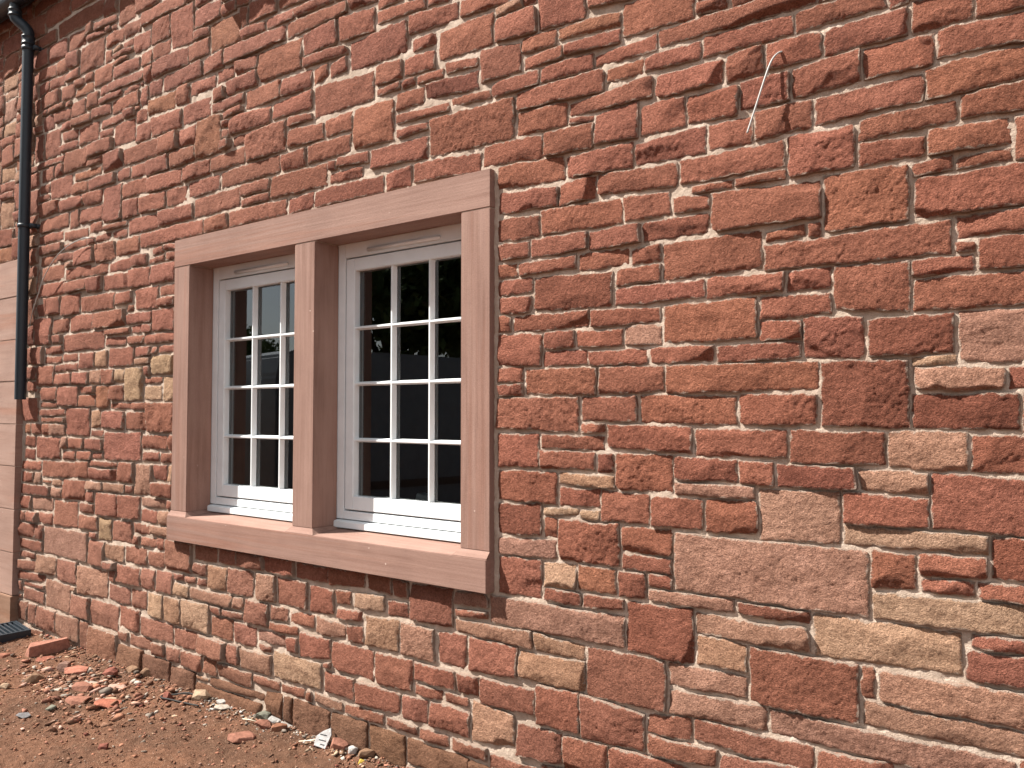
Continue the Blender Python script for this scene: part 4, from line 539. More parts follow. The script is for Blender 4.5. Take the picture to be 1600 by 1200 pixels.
-2546,-2454,3616,3614,3548,3550,r -1946,-1854,3586,3586,3544,3544,o -1586,-1494,3656,3656,3544,3549,r 1424,1536,3644,3646,3545,3544,r 1654,1766,3604,3606,3545,3550,r 2064,2186,3706,3706,3546,3544,p
-7306,-7184,3666,3666,3554,3554,r -2906,-2824,3714,3716,3554,3554,r -66,-4,3636,3631,3554,3555,r 24,416,3626,3626,3554,3554,r 424,626,3596,3596,3554,3554,r -7066,-6804,3702,3704,3564,3566,r
1074,1236,3643,3644,3567,3564,r 1544,1646,3616,3616,3564,3564,r -8196,-8054,3646,3641,3576,3578,r -2636,-2554,3616,3616,3574,3574,r -1236,-1094,3654,3653,3579,3578,r -296,-74,3700,3706,3574,3575,b
774,856,3693,3696,3579,3574,r -2676,-2644,3626,3626,3584,3584,d -1846,-1794,3746,3746,3585,3590,p 1774,1856,3784,3786,3584,3588,r -8046,-7714,3666,3666,3594,3600,r -7706,-7604,3746,3740,3594,3598,r
-2736,-2684,3641,3641,3595,3594,r -2256,-2174,3716,3716,3594,3594,o -1946,-1854,3806,3801,3594,3594,d -646,-454,3753,3753,3594,3594,b 1864,1966,3686,3686,3594,3597,r -2816,-2744,3654,3656,3608,3604,o
-2426,-2344,3816,3814,3604,3604,r -926,-804,3703,3700,3609,3604,b 424,626,3736,3733,3608,3604,b -2996,-2914,3656,3656,3614,3614,r -2336,-2264,3674,3672,3614,3620,r -1046,-934,3696,3693,3614,3620,o
-386,-304,3786,3786,3614,3620,r 864,966,3795,3796,3614,3614,r 974,1066,3716,3716,3619,3614,r 1244,1416,3660,3665,3614,3615,r 1654,1766,3663,3661,3615,3614,r -2636,-2454,3666,3666,3624,3624,o
-2166,-2014,3692,3696,3627,3624,r -1486,-1244,3692,3696,3625,3629,r 634,766,3693,3695,3628,3628,p 1544,1646,3783,3786,3624,3624,r -7596,-7434,3776,3776,3634,3635,b -7426,-7314,3766,3764,3634,3634,r
-2676,-2644,3706,3706,3637,3638,o -1786,-1684,3696,3690,3640,3640,r -1676,-1594,3726,3726,3636,3634,o 24,126,3834,3833,3639,3634,r 134,246,3691,3695,3637,3634,d 254,416,3746,3741,3634,3634,p
-7176,-7074,3700,3706,3644,3647,r -66,-4,3830,3832,3644,3644,r -8196,-8054,3812,3816,3654,3656,r -2736,-2684,3780,3780,3654,3659,r 1074,1236,3742,3746,3656,3659,r 1424,1536,3763,3763,3654,3659,p
1974,2056,3822,3821,3654,3656,p -2996,-2914,3833,3833,3664,3664,r -2816,-2744,3716,3716,3664,3664,p -2006,-1954,3732,3736,3664,3670,r -1586,-1494,3786,3786,3664,3666,r -1236,-1094,3876,3871,3664,3664,r
-796,-654,3726,3723,3664,3664,r -446,-394,3836,3836,3668,3667,r -8046,-7804,3735,3736,3676,3674,r -7796,-7714,3720,3721,3675,3675,r -7306,-7184,3746,3744,3679,3674,r -2636,-2454,3845,3846,3674,3674,r
1244,1416,3776,3776,3679,3674,r 1654,1766,3814,3811,3674,3674,r -2336,-2264,3786,3781,3684,3684,r -3066,-3004,3780,3782,3694,3694,p 1864,1966,3776,3776,3696,3695,r -3216,-3074,3824,3825,3704,3704,o
-2166,-2014,3833,3836,3710,3704,r -1786,-1684,3866,3866,3708,3704,r -1486,-1334,3876,3874,3708,3709,r -1326,-1244,3776,3776,3704,3704,r -1046,-934,3783,3786,3704,3704,d 134,246,3746,3746,3704,3704,r
634,856,3826,3826,3704,3707,r -7176,-6804,3924,3926,3714,3714,r -3346,-3224,3802,3802,3719,3714,r -2676,-2644,3872,3876,3714,3714,b -1086,-1054,3766,3761,3716,3718,b -926,-804,3756,3756,3714,3714,d
-296,-74,3791,3791,3714,3716,r 2064,2186,3896,3896,3719,3714,r -2906,-2744,3806,3801,3724,3724,r -2256,-2174,3796,3791,3724,3726,d 974,1066,3796,3794,3730,3725,p -7796,-7714,3845,3846,3740,3736,r
-1676,-1594,3906,3900,3734,3734,r -796,-654,3841,3842,3734,3738,r -8046,-7804,3832,3834,3746,3744,r -2006,-1954,3896,3894,3745,3744,r 424,626,3816,3816,3744,3744,r -7706,-7604,3906,3906,3754,3754,o
-7306,-7184,3800,3804,3754,3755,r -3386,-3354,3852,3854,3756,3754,r -1846,-1794,3966,3966,3754,3754,o 134,416,3814,3811,3759,3758,r 1074,1236,3806,3806,3759,3757,r -3546,-3394,3836,3832,3764,3764,p
-926,-804,3864,3866,3764,3764,o -646,-454,3811,3816,3766,3764,r -7426,-7314,3986,3986,3774,3778,r -1086,-1054,3902,3906,3776,3776,r 1424,1536,3941,3942,3780,3776,r -7596,-7434,3913,3910,3784,3785,p
-1326,-1244,3841,3846,3788,3788,r 1244,1416,3913,3916,3784,3784,b 1864,1966,3834,3833,3789,3784,d -3066,-3004,3876,3876,3794,3794,r -2736,-2684,3866,3866,3794,3796,r -2336,-2264,3916,3916,3798,3797,r
-1586,-1494,3906,3906,3795,3798,o -1046,-934,3996,3996,3794,3794,r -386,-304,3856,3856,3796,3794,r 1544,1646,3906,3902,3794,3794,r 1774,1856,3836,3836,3794,3794,o -2256,-2174,3972,3972,3805,3804,b
-296,-74,3966,3966,3804,3804,r 864,1066,3944,3943,3805,3804,r -7306,-7184,3872,3872,3816,3814,r -3346,-3224,3986,3986,3814,3818,r -2906,-2744,3946,3946,3814,3819,r -1946,-1854,3856,3856,3814,3814,r
1074,1236,3946,3941,3819,3814,r -8196,-8054,4005,4006,3824,3824,r -2426,-2344,3946,3946,3824,3824,d -646,-454,3886,3886,3826,3824,r 134,386,3866,3866,3824,3824,r 394,516,3976,3974,3830,3826,r
524,626,3946,3946,3824,3829,r 1654,1766,3870,3876,3824,3825,r -3216,-3074,3945,3946,3838,3837,r 634,856,3884,3886,3836,3838,b 1974,2056,3916,3916,3834,3834,r -8046,-7804,3976,3973,3844,3847,r
-3546,-3394,3896,3896,3844,3844,b -2996,-2914,3956,3954,3844,3844,d -2166,-2014,3956,3952,3844,3844,r -446,-394,3920,3925,3849,3844,r -66,-4,4003,4004,3847,3844,d 24,126,3886,3886,3844,3844,r
1774,1966,3894,3896,3844,3850,o -7796,-7714,3896,3896,3854,3854,r -2636,-2434,3946,3946,3855,3854,d -1326,-1244,4015,4013,3854,3858,r -796,-654,3913,3911,3857,3854,p -3646,-3574,3916,3916,3869,3865,d
-3386,-3354,3912,3913,3866,3864,r -1946,-1854,3941,3946,3864,3864,r -386,-304,3932,3934,3864,3864,r -3876,-3844,4046,4046,3879,3875,r -3706,-3654,3952,3956,3874,3874,p -2736,-2684,3976,3972,3879,3876,d
-1786,-1684,3936,3930,3880,3874,r -926,-804,4026,4026,3876,3874,r 134,386,4053,4051,3874,3874,r -7306,-7184,4075,4076,3889,3890,r -3916,-3884,4036,4036,3884,3889,b -3066,-3004,4061,4066,3884,3884,r
-2676,-2644,3971,3973,3888,3884,r -1486,-1334,3966,3966,3890,3884,r -1236,-1094,3931,3936,3885,3886,r 1654,1766,4021,4026,3887,3885,r -646,-454,4066,4062,3894,3894,d 24,126,3936,3936,3894,3894,r
634,856,4056,4056,3895,3894,r -7796,-7714,3986,3986,3907,3904,p -3546,-3394,3986,3981,3904,3904,d -2006,-1954,3976,3973,3904,3904,r 1774,1966,3954,3956,3908,3910,r 2064,2186,3956,3956,3908,3905,r
-7706,-7604,4021,4021,3918,3919,r -1676,-1494,4016,4016,3914,3914,r -1086,-1054,4062,4064,3915,3920,p 1544,1646,4045,4046,3918,3914,r -7596,-7434,4050,4050,3924,3924,r -3836,-3714,4034,4036,3929,3924,d
-3646,-3574,4026,4026,3924,3925,r -3386,-3354,4025,4026,3924,3929,r -2336,-2264,3986,3986,3927,3926,o -796,-654,4046,4043,3927,3927,r 1244,1416,4006,4006,3924,3924,b 1974,2056,4051,4056,3927,3928,r
-7176,-7004,3986,3983,3938,3934,p -6996,-6804,3976,3976,3934,3934,r -446,-394,4096,4092,3934,3939,r -1786,-1684,4146,4142,3944,3950,r -1236,-1094,4056,4052,3948,3944,r -386,-304,4016,4012,3944,3947,r
24,126,4094,4091,3945,3944,r -3216,-3074,4146,4146,3954,3955,r -2906,-2744,3996,3996,3954,3954,d -2636,-2344,4126,4124,3954,3960,r -1946,-1854,3996,3996,3954,3954,d 524,626,4006,4006,3957,3955,r
864,1136,4016,4016,3955,3959,r 1144,1236,4110,4112,3958,3954,r 1424,1536,4031,4036,3954,3954,r -3986,-3924,4172,4171,3965,3970,r -3706,-3654,4083,4080,3964,3966,b -2996,-2914,4046,4042,3964,3968,r
-2166,-2014,4086,4083,3964,3965,r 1774,1966,4096,4091,3964,3969,o 2064,2186,4072,4076,3964,3964,r -4106,-3994,4085,4086,3974,3974,r -1846,-1794,4175,4176,3974,3974,r -1486,-1334,4066,4066,3979,3977,o
-296,-74,4026,4021,3976,3974,r -8046,-7804,4064,4066,3989,3984,b -6996,-6804,4186,4185,3984,3984,r -2736,-2644,4084,4086,3984,3985,p -2256,-2174,4146,4146,3984,3984,d -2006,-1954,4074,4076,3988,3988,b
394,516,4196,4196,3984,3986,r -7796,-7714,4036,4036,3994,3994,d -7426,-7314,4036,4036,3994,3994,r -7176,-7004,4064,4066,3994,4000,d -4196,-4114,4166,4166,3994,3998,r -3546,-3394,4056,4056,3994,3994,r
-3346,-3224,4192,4195,3996,4000,r -2336,-2264,4122,4121,3999,3999,p -2906,-2744,4126,4123,4004,4007,d -1946,-1854,4053,4056,4005,4007,r -1046,-934,4146,4146,4004,4007,r -8196,-8054,4084,4086,4017,4014,d
-66,-4,4075,4076,4014,4014,r 524,626,4135,4136,4014,4014,r 1244,1416,4096,4090,4014,4020,r -1676,-1494,4126,4125,4024,4027,b -1326,-1244,4174,4176,4027,4024,d -386,-304,4146,4146,4024,4025,r
864,1136,4066,4066,4024,4024,r -7706,-7604,4100,4103,4034,4036,r -3646,-3574,4076,4076,4034,4034,r -3386,-3354,4093,4094,4034,4034,r -926,-804,4086,4086,4034,4034,r -296,-74,4206,4201,4034,4034,r
1654,1766,4096,4096,4040,4034,r -7796,-7714,4112,4112,4049,4046,o -7426,-7314,4106,4104,4044,4047,d -4476,-4204,4106,4106,4048,4044,d -3916,-3884,4086,4086,4044,4044,r -3836,-3714,4206,4206,4050,4044,r
1424,1536,4120,4125,4044,4046,r -3876,-3844,4192,4196,4056,4057,p -2996,-2914,4146,4146,4054,4055,r -796,-654,4216,4216,4054,4059,r 1544,1646,4156,4151,4059,4055,r -7596,-7434,4186,4182,4065,4064,r
-3546,-3394,4246,4246,4069,4064,b -1946,-1854,4194,4196,4064,4068,r -1236,-1094,4230,4236,4064,4066,r 134,386,4156,4154,4064,4064,d 634,856,4136,4136,4065,4066,r 1974,2056,4136,4133,4064,4068,r
-8046,-7804,4204,4206,4074,4075,r -7176,-7004,4196,4196,4074,4074,r -3066,-3004,4186,4185,4074,4074,d -1486,-1334,4140,4146,4074,4075,r -1086,-1054,4130,4131,4074,4074,r -646,-454,4116,4116,4074,4074,r
864,1136,4176,4176,4074,4074,r -7306,-7184,4155,4151,4084,4084,r -3646,-3574,4206,4206,4088,4089,b -2006,-1954,4191,4196,4087,4086,o -66,-4,4206,4206,4084,4086,r 2064,2186,4196,4196,4087,4084,r
-8196,-8054,4231,4235,4094,4098,b -4106,-3994,4256,4256,4097,4094,r -3916,-3884,4161,4166,4099,4094,o -3706,-3654,4140,4146,4094,4094,r -2736,-2644,4192,4196,4094,4094,r -2166,-2014,4206,4206,4097,4094,r
-926,-804,4276,4272,4097,4099,r -3386,-3354,4171,4174,4108,4104,r -446,-394,4183,4186,4109,4104,r 4,126,4171,4174,4104,4109,r 1244,1416,4216,4211,4107,4105,r 1654,1966,4286,4286,4109,4104,b
-7706,-7604,4275,4272,4118,4114,p -7426,-7314,4156,4156,4114,4114,r -4476,-4204,4276,4276,4115,4114,r -7796,-7714,4266,4266,4124,4129,r -646,-454,4326,4326,4127,4125,r 1144,1236,4176,4174,4124,4128,r
-2906,-2744,4236,4236,4135,4137,r -2636,-2464,4206,4202,4139,4140,d -2456,-2264,4326,4326,4134,4134,r -1676,-1494,4246,4244,4134,4134,r 1424,1536,4256,4256,4135,4134,r -1086,-1054,4256,4256,4144,4144,r
524,696,4325,4321,4144,4148,r 704,856,4214,4216,4144,4144,r 1974,2056,4276,4276,4144,4147,r -3706,-3654,4286,4283,4154,4160,o -3216,-3074,4266,4261,4155,4154,r -2996,-2914,4226,4222,4155,4154,o
-2256,-2174,4236,4236,4154,4157,d -1786,-1684,4235,4236,4154,4154,p -1486,-1334,4216,4216,4154,4158,r -1046,-934,4204,4201,4154,4154,r -386,-304,4312,4314,4154,4154,r -7426,-7184,4296,4296,4165,4164,r
134,386,4306,4306,4169,4164,r 1544,1646,4326,4323,4164,4170,r -4546,-4484,4246,4243,4176,4174,r -4196,-4114,4276,4270,4174,4176,p -3916,-3884,4236,4235,4176,4179,r -4756,-4554,4256,4256,4184,4184,o
-3986,-3924,4246,4246,4184,4184,r -3386,-3354,4226,4226,4184,4184,r -1846,-1794,4285,4281,4188,4184,o -1326,-1244,4290,4295,4184,4190,b 4,126,4306,4302,4185,4184,r 864,1236,4356,4356,4184,4190,r
-7596,-7434,4236,4236,4194,4194,r -6996,-6804,4256,4253,4194,4194,r -3066,-3004,4236,4236,4194,4194,r -446,-394,4296,4292,4197,4194,r -7176,-7004,4315,4314,4204,4205,r -3876,-3844,4386,4384,4205,4209,b
-3346,-3224,4311,4316,4206,4204,r -2736,-2644,4326,4326,4204,4207,r -2006,-1854,4255,4256,4204,4209,r 394,516,4296,4296,4204,4205,r 2064,2186,4290,4296,4204,4204,r -8046,-7904,4331,4334,4214,4215,o
-7896,-7804,4291,4294,4214,4214,b -3836,-3714,4376,4376,4218,4214,r -3646,-3574,4381,4381,4214,4214,r -2636,-2464,4340,4342,4214,4214,r -2166,-2014,4326,4322,4219,4214,r -1046,-934,4264,4266,4218,4215,r
-296,-4,4346,4341,4214,4218,p -4856,-4764,4286,4283,4224,4224,r -1486,-1334,4266,4266,4224,4224,r -796,-654,4335,4336,4229,4224,r 704,856,4416,4415,4229,4224,r 1244,1416,4426,4426,4226,4224,r
-4966,-4864,4346,4343,4234,4234,r -3386,-3354,4286,4286,4234,4234,r -2996,-2914,4286,4284,4234,4234,r -8196,-8054,4315,4315,4249,4244,p -7596,-7434,4286,4286,4244,4244,r -3916,-3884,4316,4316,4245,4246,p
-3066,-3004,4310,4316,4244,4244,r -2906,-2744,4316,4315,4244,4244,r -2256,-2174,4323,4326,4244,4244,r -1786,-1684,4393,4395,4249,4248,b -1236,-1094,4416,4413,4247,4244,r -4546,-4484,4324,4326,4257,4254,r
-3986,-3924,4446,4446,4254,4255,r -3546,-3394,4326,4322,4260,4255,r -1676,-1494,4381,4386,4255,4256,o -6996,-6804,4342,4343,4264,4264,r -4756,-4554,4385,4386,4264,4264,r -4106,-3994,4314,4316,4264,4264,r
-2006,-1854,4476,4476,4264,4264,p -1086,-1054,4416,4413,4265,4264,r 1424,1536,4326,4325,4264,4264,p -7796,-7714,4364,4363,4274,4277,r -5106,-4974,4336,4330,4279,4276,r -3216,-3074,4366,4363,4274,4274,r
-1486,-1334,4343,4340,4274,4275,r -1046,-934,4466,4466,4274,4274,r -7706,-7604,4333,4333,4287,4289,r -5146,-5114,4386,4386,4287,4284,r -4476,-4114,4396,4391,4289,4284,d -926,-804,4335,4336,4284,4284,r
1974,2056,4356,4356,4284,4289,r -7596,-7434,4366,4366,4294,4294,r -4856,-4764,4403,4406,4295,4294,o -3706,-3654,4356,4350,4296,4294,r -3386,-3354,4341,4346,4298,4294,r -2996,-2914,4406,4401,4299,4294,r
-1846,-1794,4366,4363,4297,4299,b 1654,1966,4396,4395,4294,4294,r -7896,-7804,4376,4376,4304,4304,o -7426,-7184,4413,4416,4304,4304,b -5226,-5154,4346,4346,4304,4304,r -1326,-1244,4376,4376,4305,4309,p
-446,-394,4346,4346,4304,4304,r 394,516,4362,4361,4310,4304,r 2064,2186,4406,4404,4309,4304,r 4,386,4424,4424,4314,4314,p -8196,-8054,4391,4390,4324,4324,r -7176,-7004,4426,4426,4324,4324,r
-4106,-3994,4453,4450,4324,4325,r -3916,-3884,4435,4436,4326,4324,r -3346,-3224,4410,4416,4324,4324,r -3066,-3004,4416,4413,4324,4327,r -2906,-2744,4372,4372,4324,4324,r -386,-304,4366,4366,4324,4324,d
-4546,-4484,4463,4465,4335,4337,r -3546,-3394,4396,4396,4334,4334,r -2736,-2644,4443,4446,4334,4336,p -2456,-2214,4406,4402,4334,4337,r -2206,-2014,4496,4491,4334,4334,d -646,-454,4381,4386,4339,4336,r
524,696,4406,4405,4334,4334,r 1424,1646,4422,4421,4334,4334,r -8046,-7904,4424,4421,4344,4344,o -7706,-7604,4466,4466,4344,4346,p -5106,-4974,4464,4462,4344,4346,r -926,-654,4551,4556,4347,4344,r
-6996,-6804,4456,4455,4359,4354,r -5226,-5154,4486,4486,4354,4354,r -4966,-4864,4526,4526,4358,4354,r -3386,-3354,4454,4454,4356,4354,r -2636,-2464,4486,4482,4354,4358,b -1486,-1334,4456,4455,4356,4355,o
-446,-394,4480,4485,4354,4354,r -296,-4,4496,4492,4358,4359,r -3706,-3654,4413,4415,4367,4366,r 864,1236,4526,4521,4364,4364,p 1974,2056,4456,4452,4367,4364,b -7796,-7714,4526,4526,4374,4374,r
-7596,-7434,4464,4460,4374,4374,o -3216,-3074,4515,4512,4374,4379,o -1846,-1794,4426,4422,4374,4379,r -386,-304,4446,4445,4378,4376,o 394,516,4451,4455,4374,4380,r -7896,-7804,4556,4555,4384,4384,d
-3836,-3714,4482,4486,4384,4386,r -2906,-2744,4486,4486,4384,4390,r -1326,-1244,4506,4506,4384,4385,r -5146,-5114,4436,4436,4394,4394,r -4756,-4554,4546,4546,4394,4400,r -3876,-3844,4545,4545,4394,4394,r
-3646,-3574,4460,4466,4396,4394,r -1676,-1494,4461,4466,4395,4394,r -646,-454,4436,4436,4394,4394,r -8196,-8054,4606,4605,4404,4404,r -5416,-5234,4476,4475,4405,4408,r -4476,-4244,4534,4536,4406,4404,p
-4236,-4114,4476,4476,4410,4404,b -3546,-3394,4465,4461,4406,4407,r -1786,-1684,4530,4534,4409,4404,r 1654,1966,4535,4536,4404,4404,p -5606,-5424,4496,4492,4414,4414,r -4856,-4764,4533,4536,4414,4415,r
-2996,-2914,4483,4486,4417,4418,r -2456,-2214,4526,4525,4419,4414,r 524,696,4521,4526,4414,4416,r 2064,2186,4466,4460,4419,4414,r -7426,-7184,4526,4526,4427,4427,r -3706,-3654,4476,4473,4428,4424,r
-3346,-3224,4466,4466,4424,4424,r -3066,-3004,4603,4606,4424,4424,r -1236,-1054,4493,4496,4429,4424,r 704,856,4500,4506,4424,4424,b -8046,-7904,4564,4566,4436,4434,b -7176,-7004,4516,4516,4434,4434,o
-1846,-1794,4516,4516,4434,4434,d 4,386,4566,4560,4437,4434,r 1244,1476,4496,4496,4436,4434,p 1484,1646,4592,4592,4434,4435,r -5146,-5114,4566,4566,4445,4444,r -3916,-3884,4525,4524,4446,4449,r
-646,-454,4573,4571,4444,4444,o -3986,-3924,4611,4616,4457,4454,r -2736,-2644,4506,4503,4454,4456,r -386,-304,4500,4504,4459,4459,r -6996,-6804,4591,4596,4469,4464,o -4106,-3994,4542,4542,4467,4464,r
-3386,-3354,4535,4536,4465,4464,r -1486,-1334,4533,4530,4468,4464,d 394,516,4596,4596,4467,4464,r 1974,2056,4636,4636,4464,4468,r -7706,-7524,4621,4621,4479,4478,r -7516,-7434,4561,4564,4474,4478,b
-5106,-4974,4556,4552,4475,4474,r -4546,-4484,4636,4636,4477,4474,b -3646,-3394,4625,4626,4474,4479,r -3346,-3224,4526,4523,4480,4474,r -1676,-1494,4546,4546,4475,4474,p -1046,-934,4534,4533,4474,4474,b
2064,2186,4516,4516,4474,4474,r -5416,-5234,4546,4546,4484,4488,r -4236,-4114,4614,4616,4484,4489,r -3706,-3654,4543,4545,4487,4488,d -2006,-1854,4556,4556,4484,4489,r -5226,-5154,4616,4613,4494,4496,r
-3836,-3714,4601,4606,4498,4496,r -2996,-2744,4666,4666,4494,4495,r -2636,-2464,4606,4603,4499,4498,r -446,-394,4536,4536,4494,4494,r -5806,-5754,4566,4566,4504,4504,r -5606,-5424,4573,4576,4504,4504,r
-2206,-2014,4556,4556,4504,4509,r -1236,-1054,4584,4586,4504,4508,b -296,-4,4576,4576,4506,4504,r 1244,1476,4616,4611,4504,4504,r -5746,-5614,4616,4614,4514,4519,r -2736,-2644,4581,4586,4514,4514,d
-1326,-1244,4574,4576,4517,4520,r -386,-304,4712,4716,4517,4514,r 704,856,4585,4581,4514,4518,r -7176,-7004,4566,4566,4524,4524,r -3216,-3074,4594,4593,4525,4524,r -1846,-1794,4595,4594,4524,4524,r
2064,2186,4711,4711,4530,4529,r -7796,-7714,4645,4640,4537,4534,r -7426,-7314,4595,4591,4539,4534,d -7306,-7184,4646,4646,4537,4534,r -4966,-4864,4632,4633,4534,4534,p -3916,-3884,4581,4585,4536,4534,r
-3346,-3224,4584,4586,4534,4534,r -2456,-2214,4606,4601,4534,4534,r 524,696,4715,4711,4534,4534,p 864,986,4640,4642,4539,4535,r 994,1136,4711,4716,4534,4538,p 1144,1236,4713,4716,4534,4540,d
-4856,-4764,4631,4631,4544,4546,r -4476,-4364,4614,4615,4544,4544,r -4356,-4244,4604,4601,4545,4544,r -3386,-3354,4643,4644,4544,4544,r -1786,-1684,4616,4613,4544,4544,r -1486,-1334,4600,4606,4549,4544,p
-1046,-934,4713,4716,4544,4544,r -446,-394,4616,4616,4544,4547,r 1654,1966,4656,4654,4544,4544,p -5976,-5814,4716,4716,4556,4554,r -5416,-5234,4716,4715,4554,4554,o -4756,-4554,4596,4596,4554,4554,d
-4106,-3994,4625,4621,4554,4559,r -3876,-3844,4716,4716,4554,4560,r -3706,-3654,4651,4652,4554,4557,r -1676,-1494,4636,4630,4557,4560,p -7896,-7804,4714,4714,4567,4564,r -5106,-4974,4716,4710,4569,4565,r
-2206,-1944,4716,4716,4564,4564,r -1936,-1854,4713,4711,4564,4569,r -926,-654,4716,4714,4568,4564,b -8046,-7904,4716,4715,4578,4574,r -7516,-7434,4636,4636,4579,4574,r -7176,-7004,4636,4636,4574,4575,p
-5806,-5754,4716,4712,4574,4575,r -5146,-5114,4712,4715,4574,4575,r 4,266,4616,4616,4574,4574,r 274,386,4716,4716,4574,4580,p -5606,-5424,4636,4636,4584,4588,r -1326,-1244,4712,4712,4585,4589,r
-646,-454,4656,4654,4584,4589,o -296,-94,4626,4626,4584,4584,r -86,-4,4656,4655,4585,4584,r -3916,-3884,4716,4715,4594,4594,b -3346,-3224,4636,4636,4594,4594,o -2736,-2644,4716,4716,4595,4594,r
-1236,-1054,4656,4654,4594,4594,r 704,856,4666,4666,4594,4594,r -7426,-7314,4716,4716,4604,4608,b -6996,-6804,4666,4662,4604,4604,r -4756,-4654,4711,4716,4604,4608,r -4646,-4554,4646,4646,4604,4604,r
-3216,-3074,4716,4716,4604,4604,r -1846,-1794,4666,4663,4604,4605,r 394,516,4714,4716,4607,4606,r 1484,1646,4716,4710,4604,4604,d -8196,-8054,4716,4716,4615,4614,r -4356,-4244,4716,4715,4617,4614,r
-3836,-3714,4712,4712,4614,4614,r -3066,-3004,4716,4716,4614,4617,r -2636,-2404,4716,4716,4614,4618,p -2396,-2214,4716,4715,4617,4614,b -1486,-1334,4656,4656,4614,4614,b -5746,-5614,4715,4713,4627,4624,r
-5226,-5154,4711,4716,4624,4627,r -4476,-4364,4716,4716,4624,4624,o -4236,-4114,4711,4716,4625,4625,r -3986,-3924,4716,4713,4626,4624,r -1786,-1684,4716,4716,4624,4624,b -446,-394,4712,4714,4624,4624,r
4,266,4713,4716,4627,4624,r 1244,1476,4716,4716,4625,4626,r -7706,-7524,4716,4715,4639,4634,r -4106,-3994,4716,4713,4638,4634,p -3646,-3394,4716,4716,4634,4639,r -296,-94,4716,4716,4634,4634,r
-7516,-7434,4712,4716,4644,4644,r -7176,-7004,4710,4712,4650,4649,r -5606,-5424,4716,4710,4644,4644,o -4966,-4764,4716,4710,4645,4644,r -4546,-4484,4716,4716,4644,4644,b -3346,-3224,4716,4716,4644,4644,d
-1676,-1494,4716,4713,4648,4644,r 1974,2056,4710,4716,4650,4644,r -7796,-7714,4716,4716,4660,4654,r -7306,-7184,4710,4715,4654,4654,r -6286,-6204,4715,4716,4654,4654,p -4646,-4554,4712,4716,4656,4659,r
-3386,-3354,4715,4715,4654,4656,r 864,986,4716,4715,4654,4654,r -3706,-3654,4710,4716,4664,4664,p -1486,-1334,4716,4716,4664,4664,r -1236,-1054,4714,4713,4664,4664,r -646,-454,4710,4713,4664,4667,r
-86,-4,4716,4716,4665,4668,r 1654,1966,4716,4716,4664,4664,r -6996,-6804,4716,4716,4674,4674,r -2996,-2884,4716,4716,4674,4674,r -2876,-2744,4716,4716,4674,4674,o -1846,-1794,4716,4716,4674,4674,r
704,856,4716,4716,4674,4674,r
"""
TONE = dict(r=(.332, .124, .080), d=(.255, .090, .058), p=(.415, .220, .155), y=(.47, .29, .190), b=(.43, .235, .155), o=(.35, .145, .085), g=(.228, .114, .070))
house = empty('stone_house', (-3.0, 0, 0))
tag(house, 'house wall of coursed red sandstone rubble around a pink dressed two-light window', 'house')
HOUSE_INV = Matrix.Translation((3.0, 0, 0))
def part(o, parent=None):
    o.parent = parent or house; o.matrix_parent_inverse = (HOUSE_INV if o.parent == house else o.parent.matrix_parent_inverse); return o

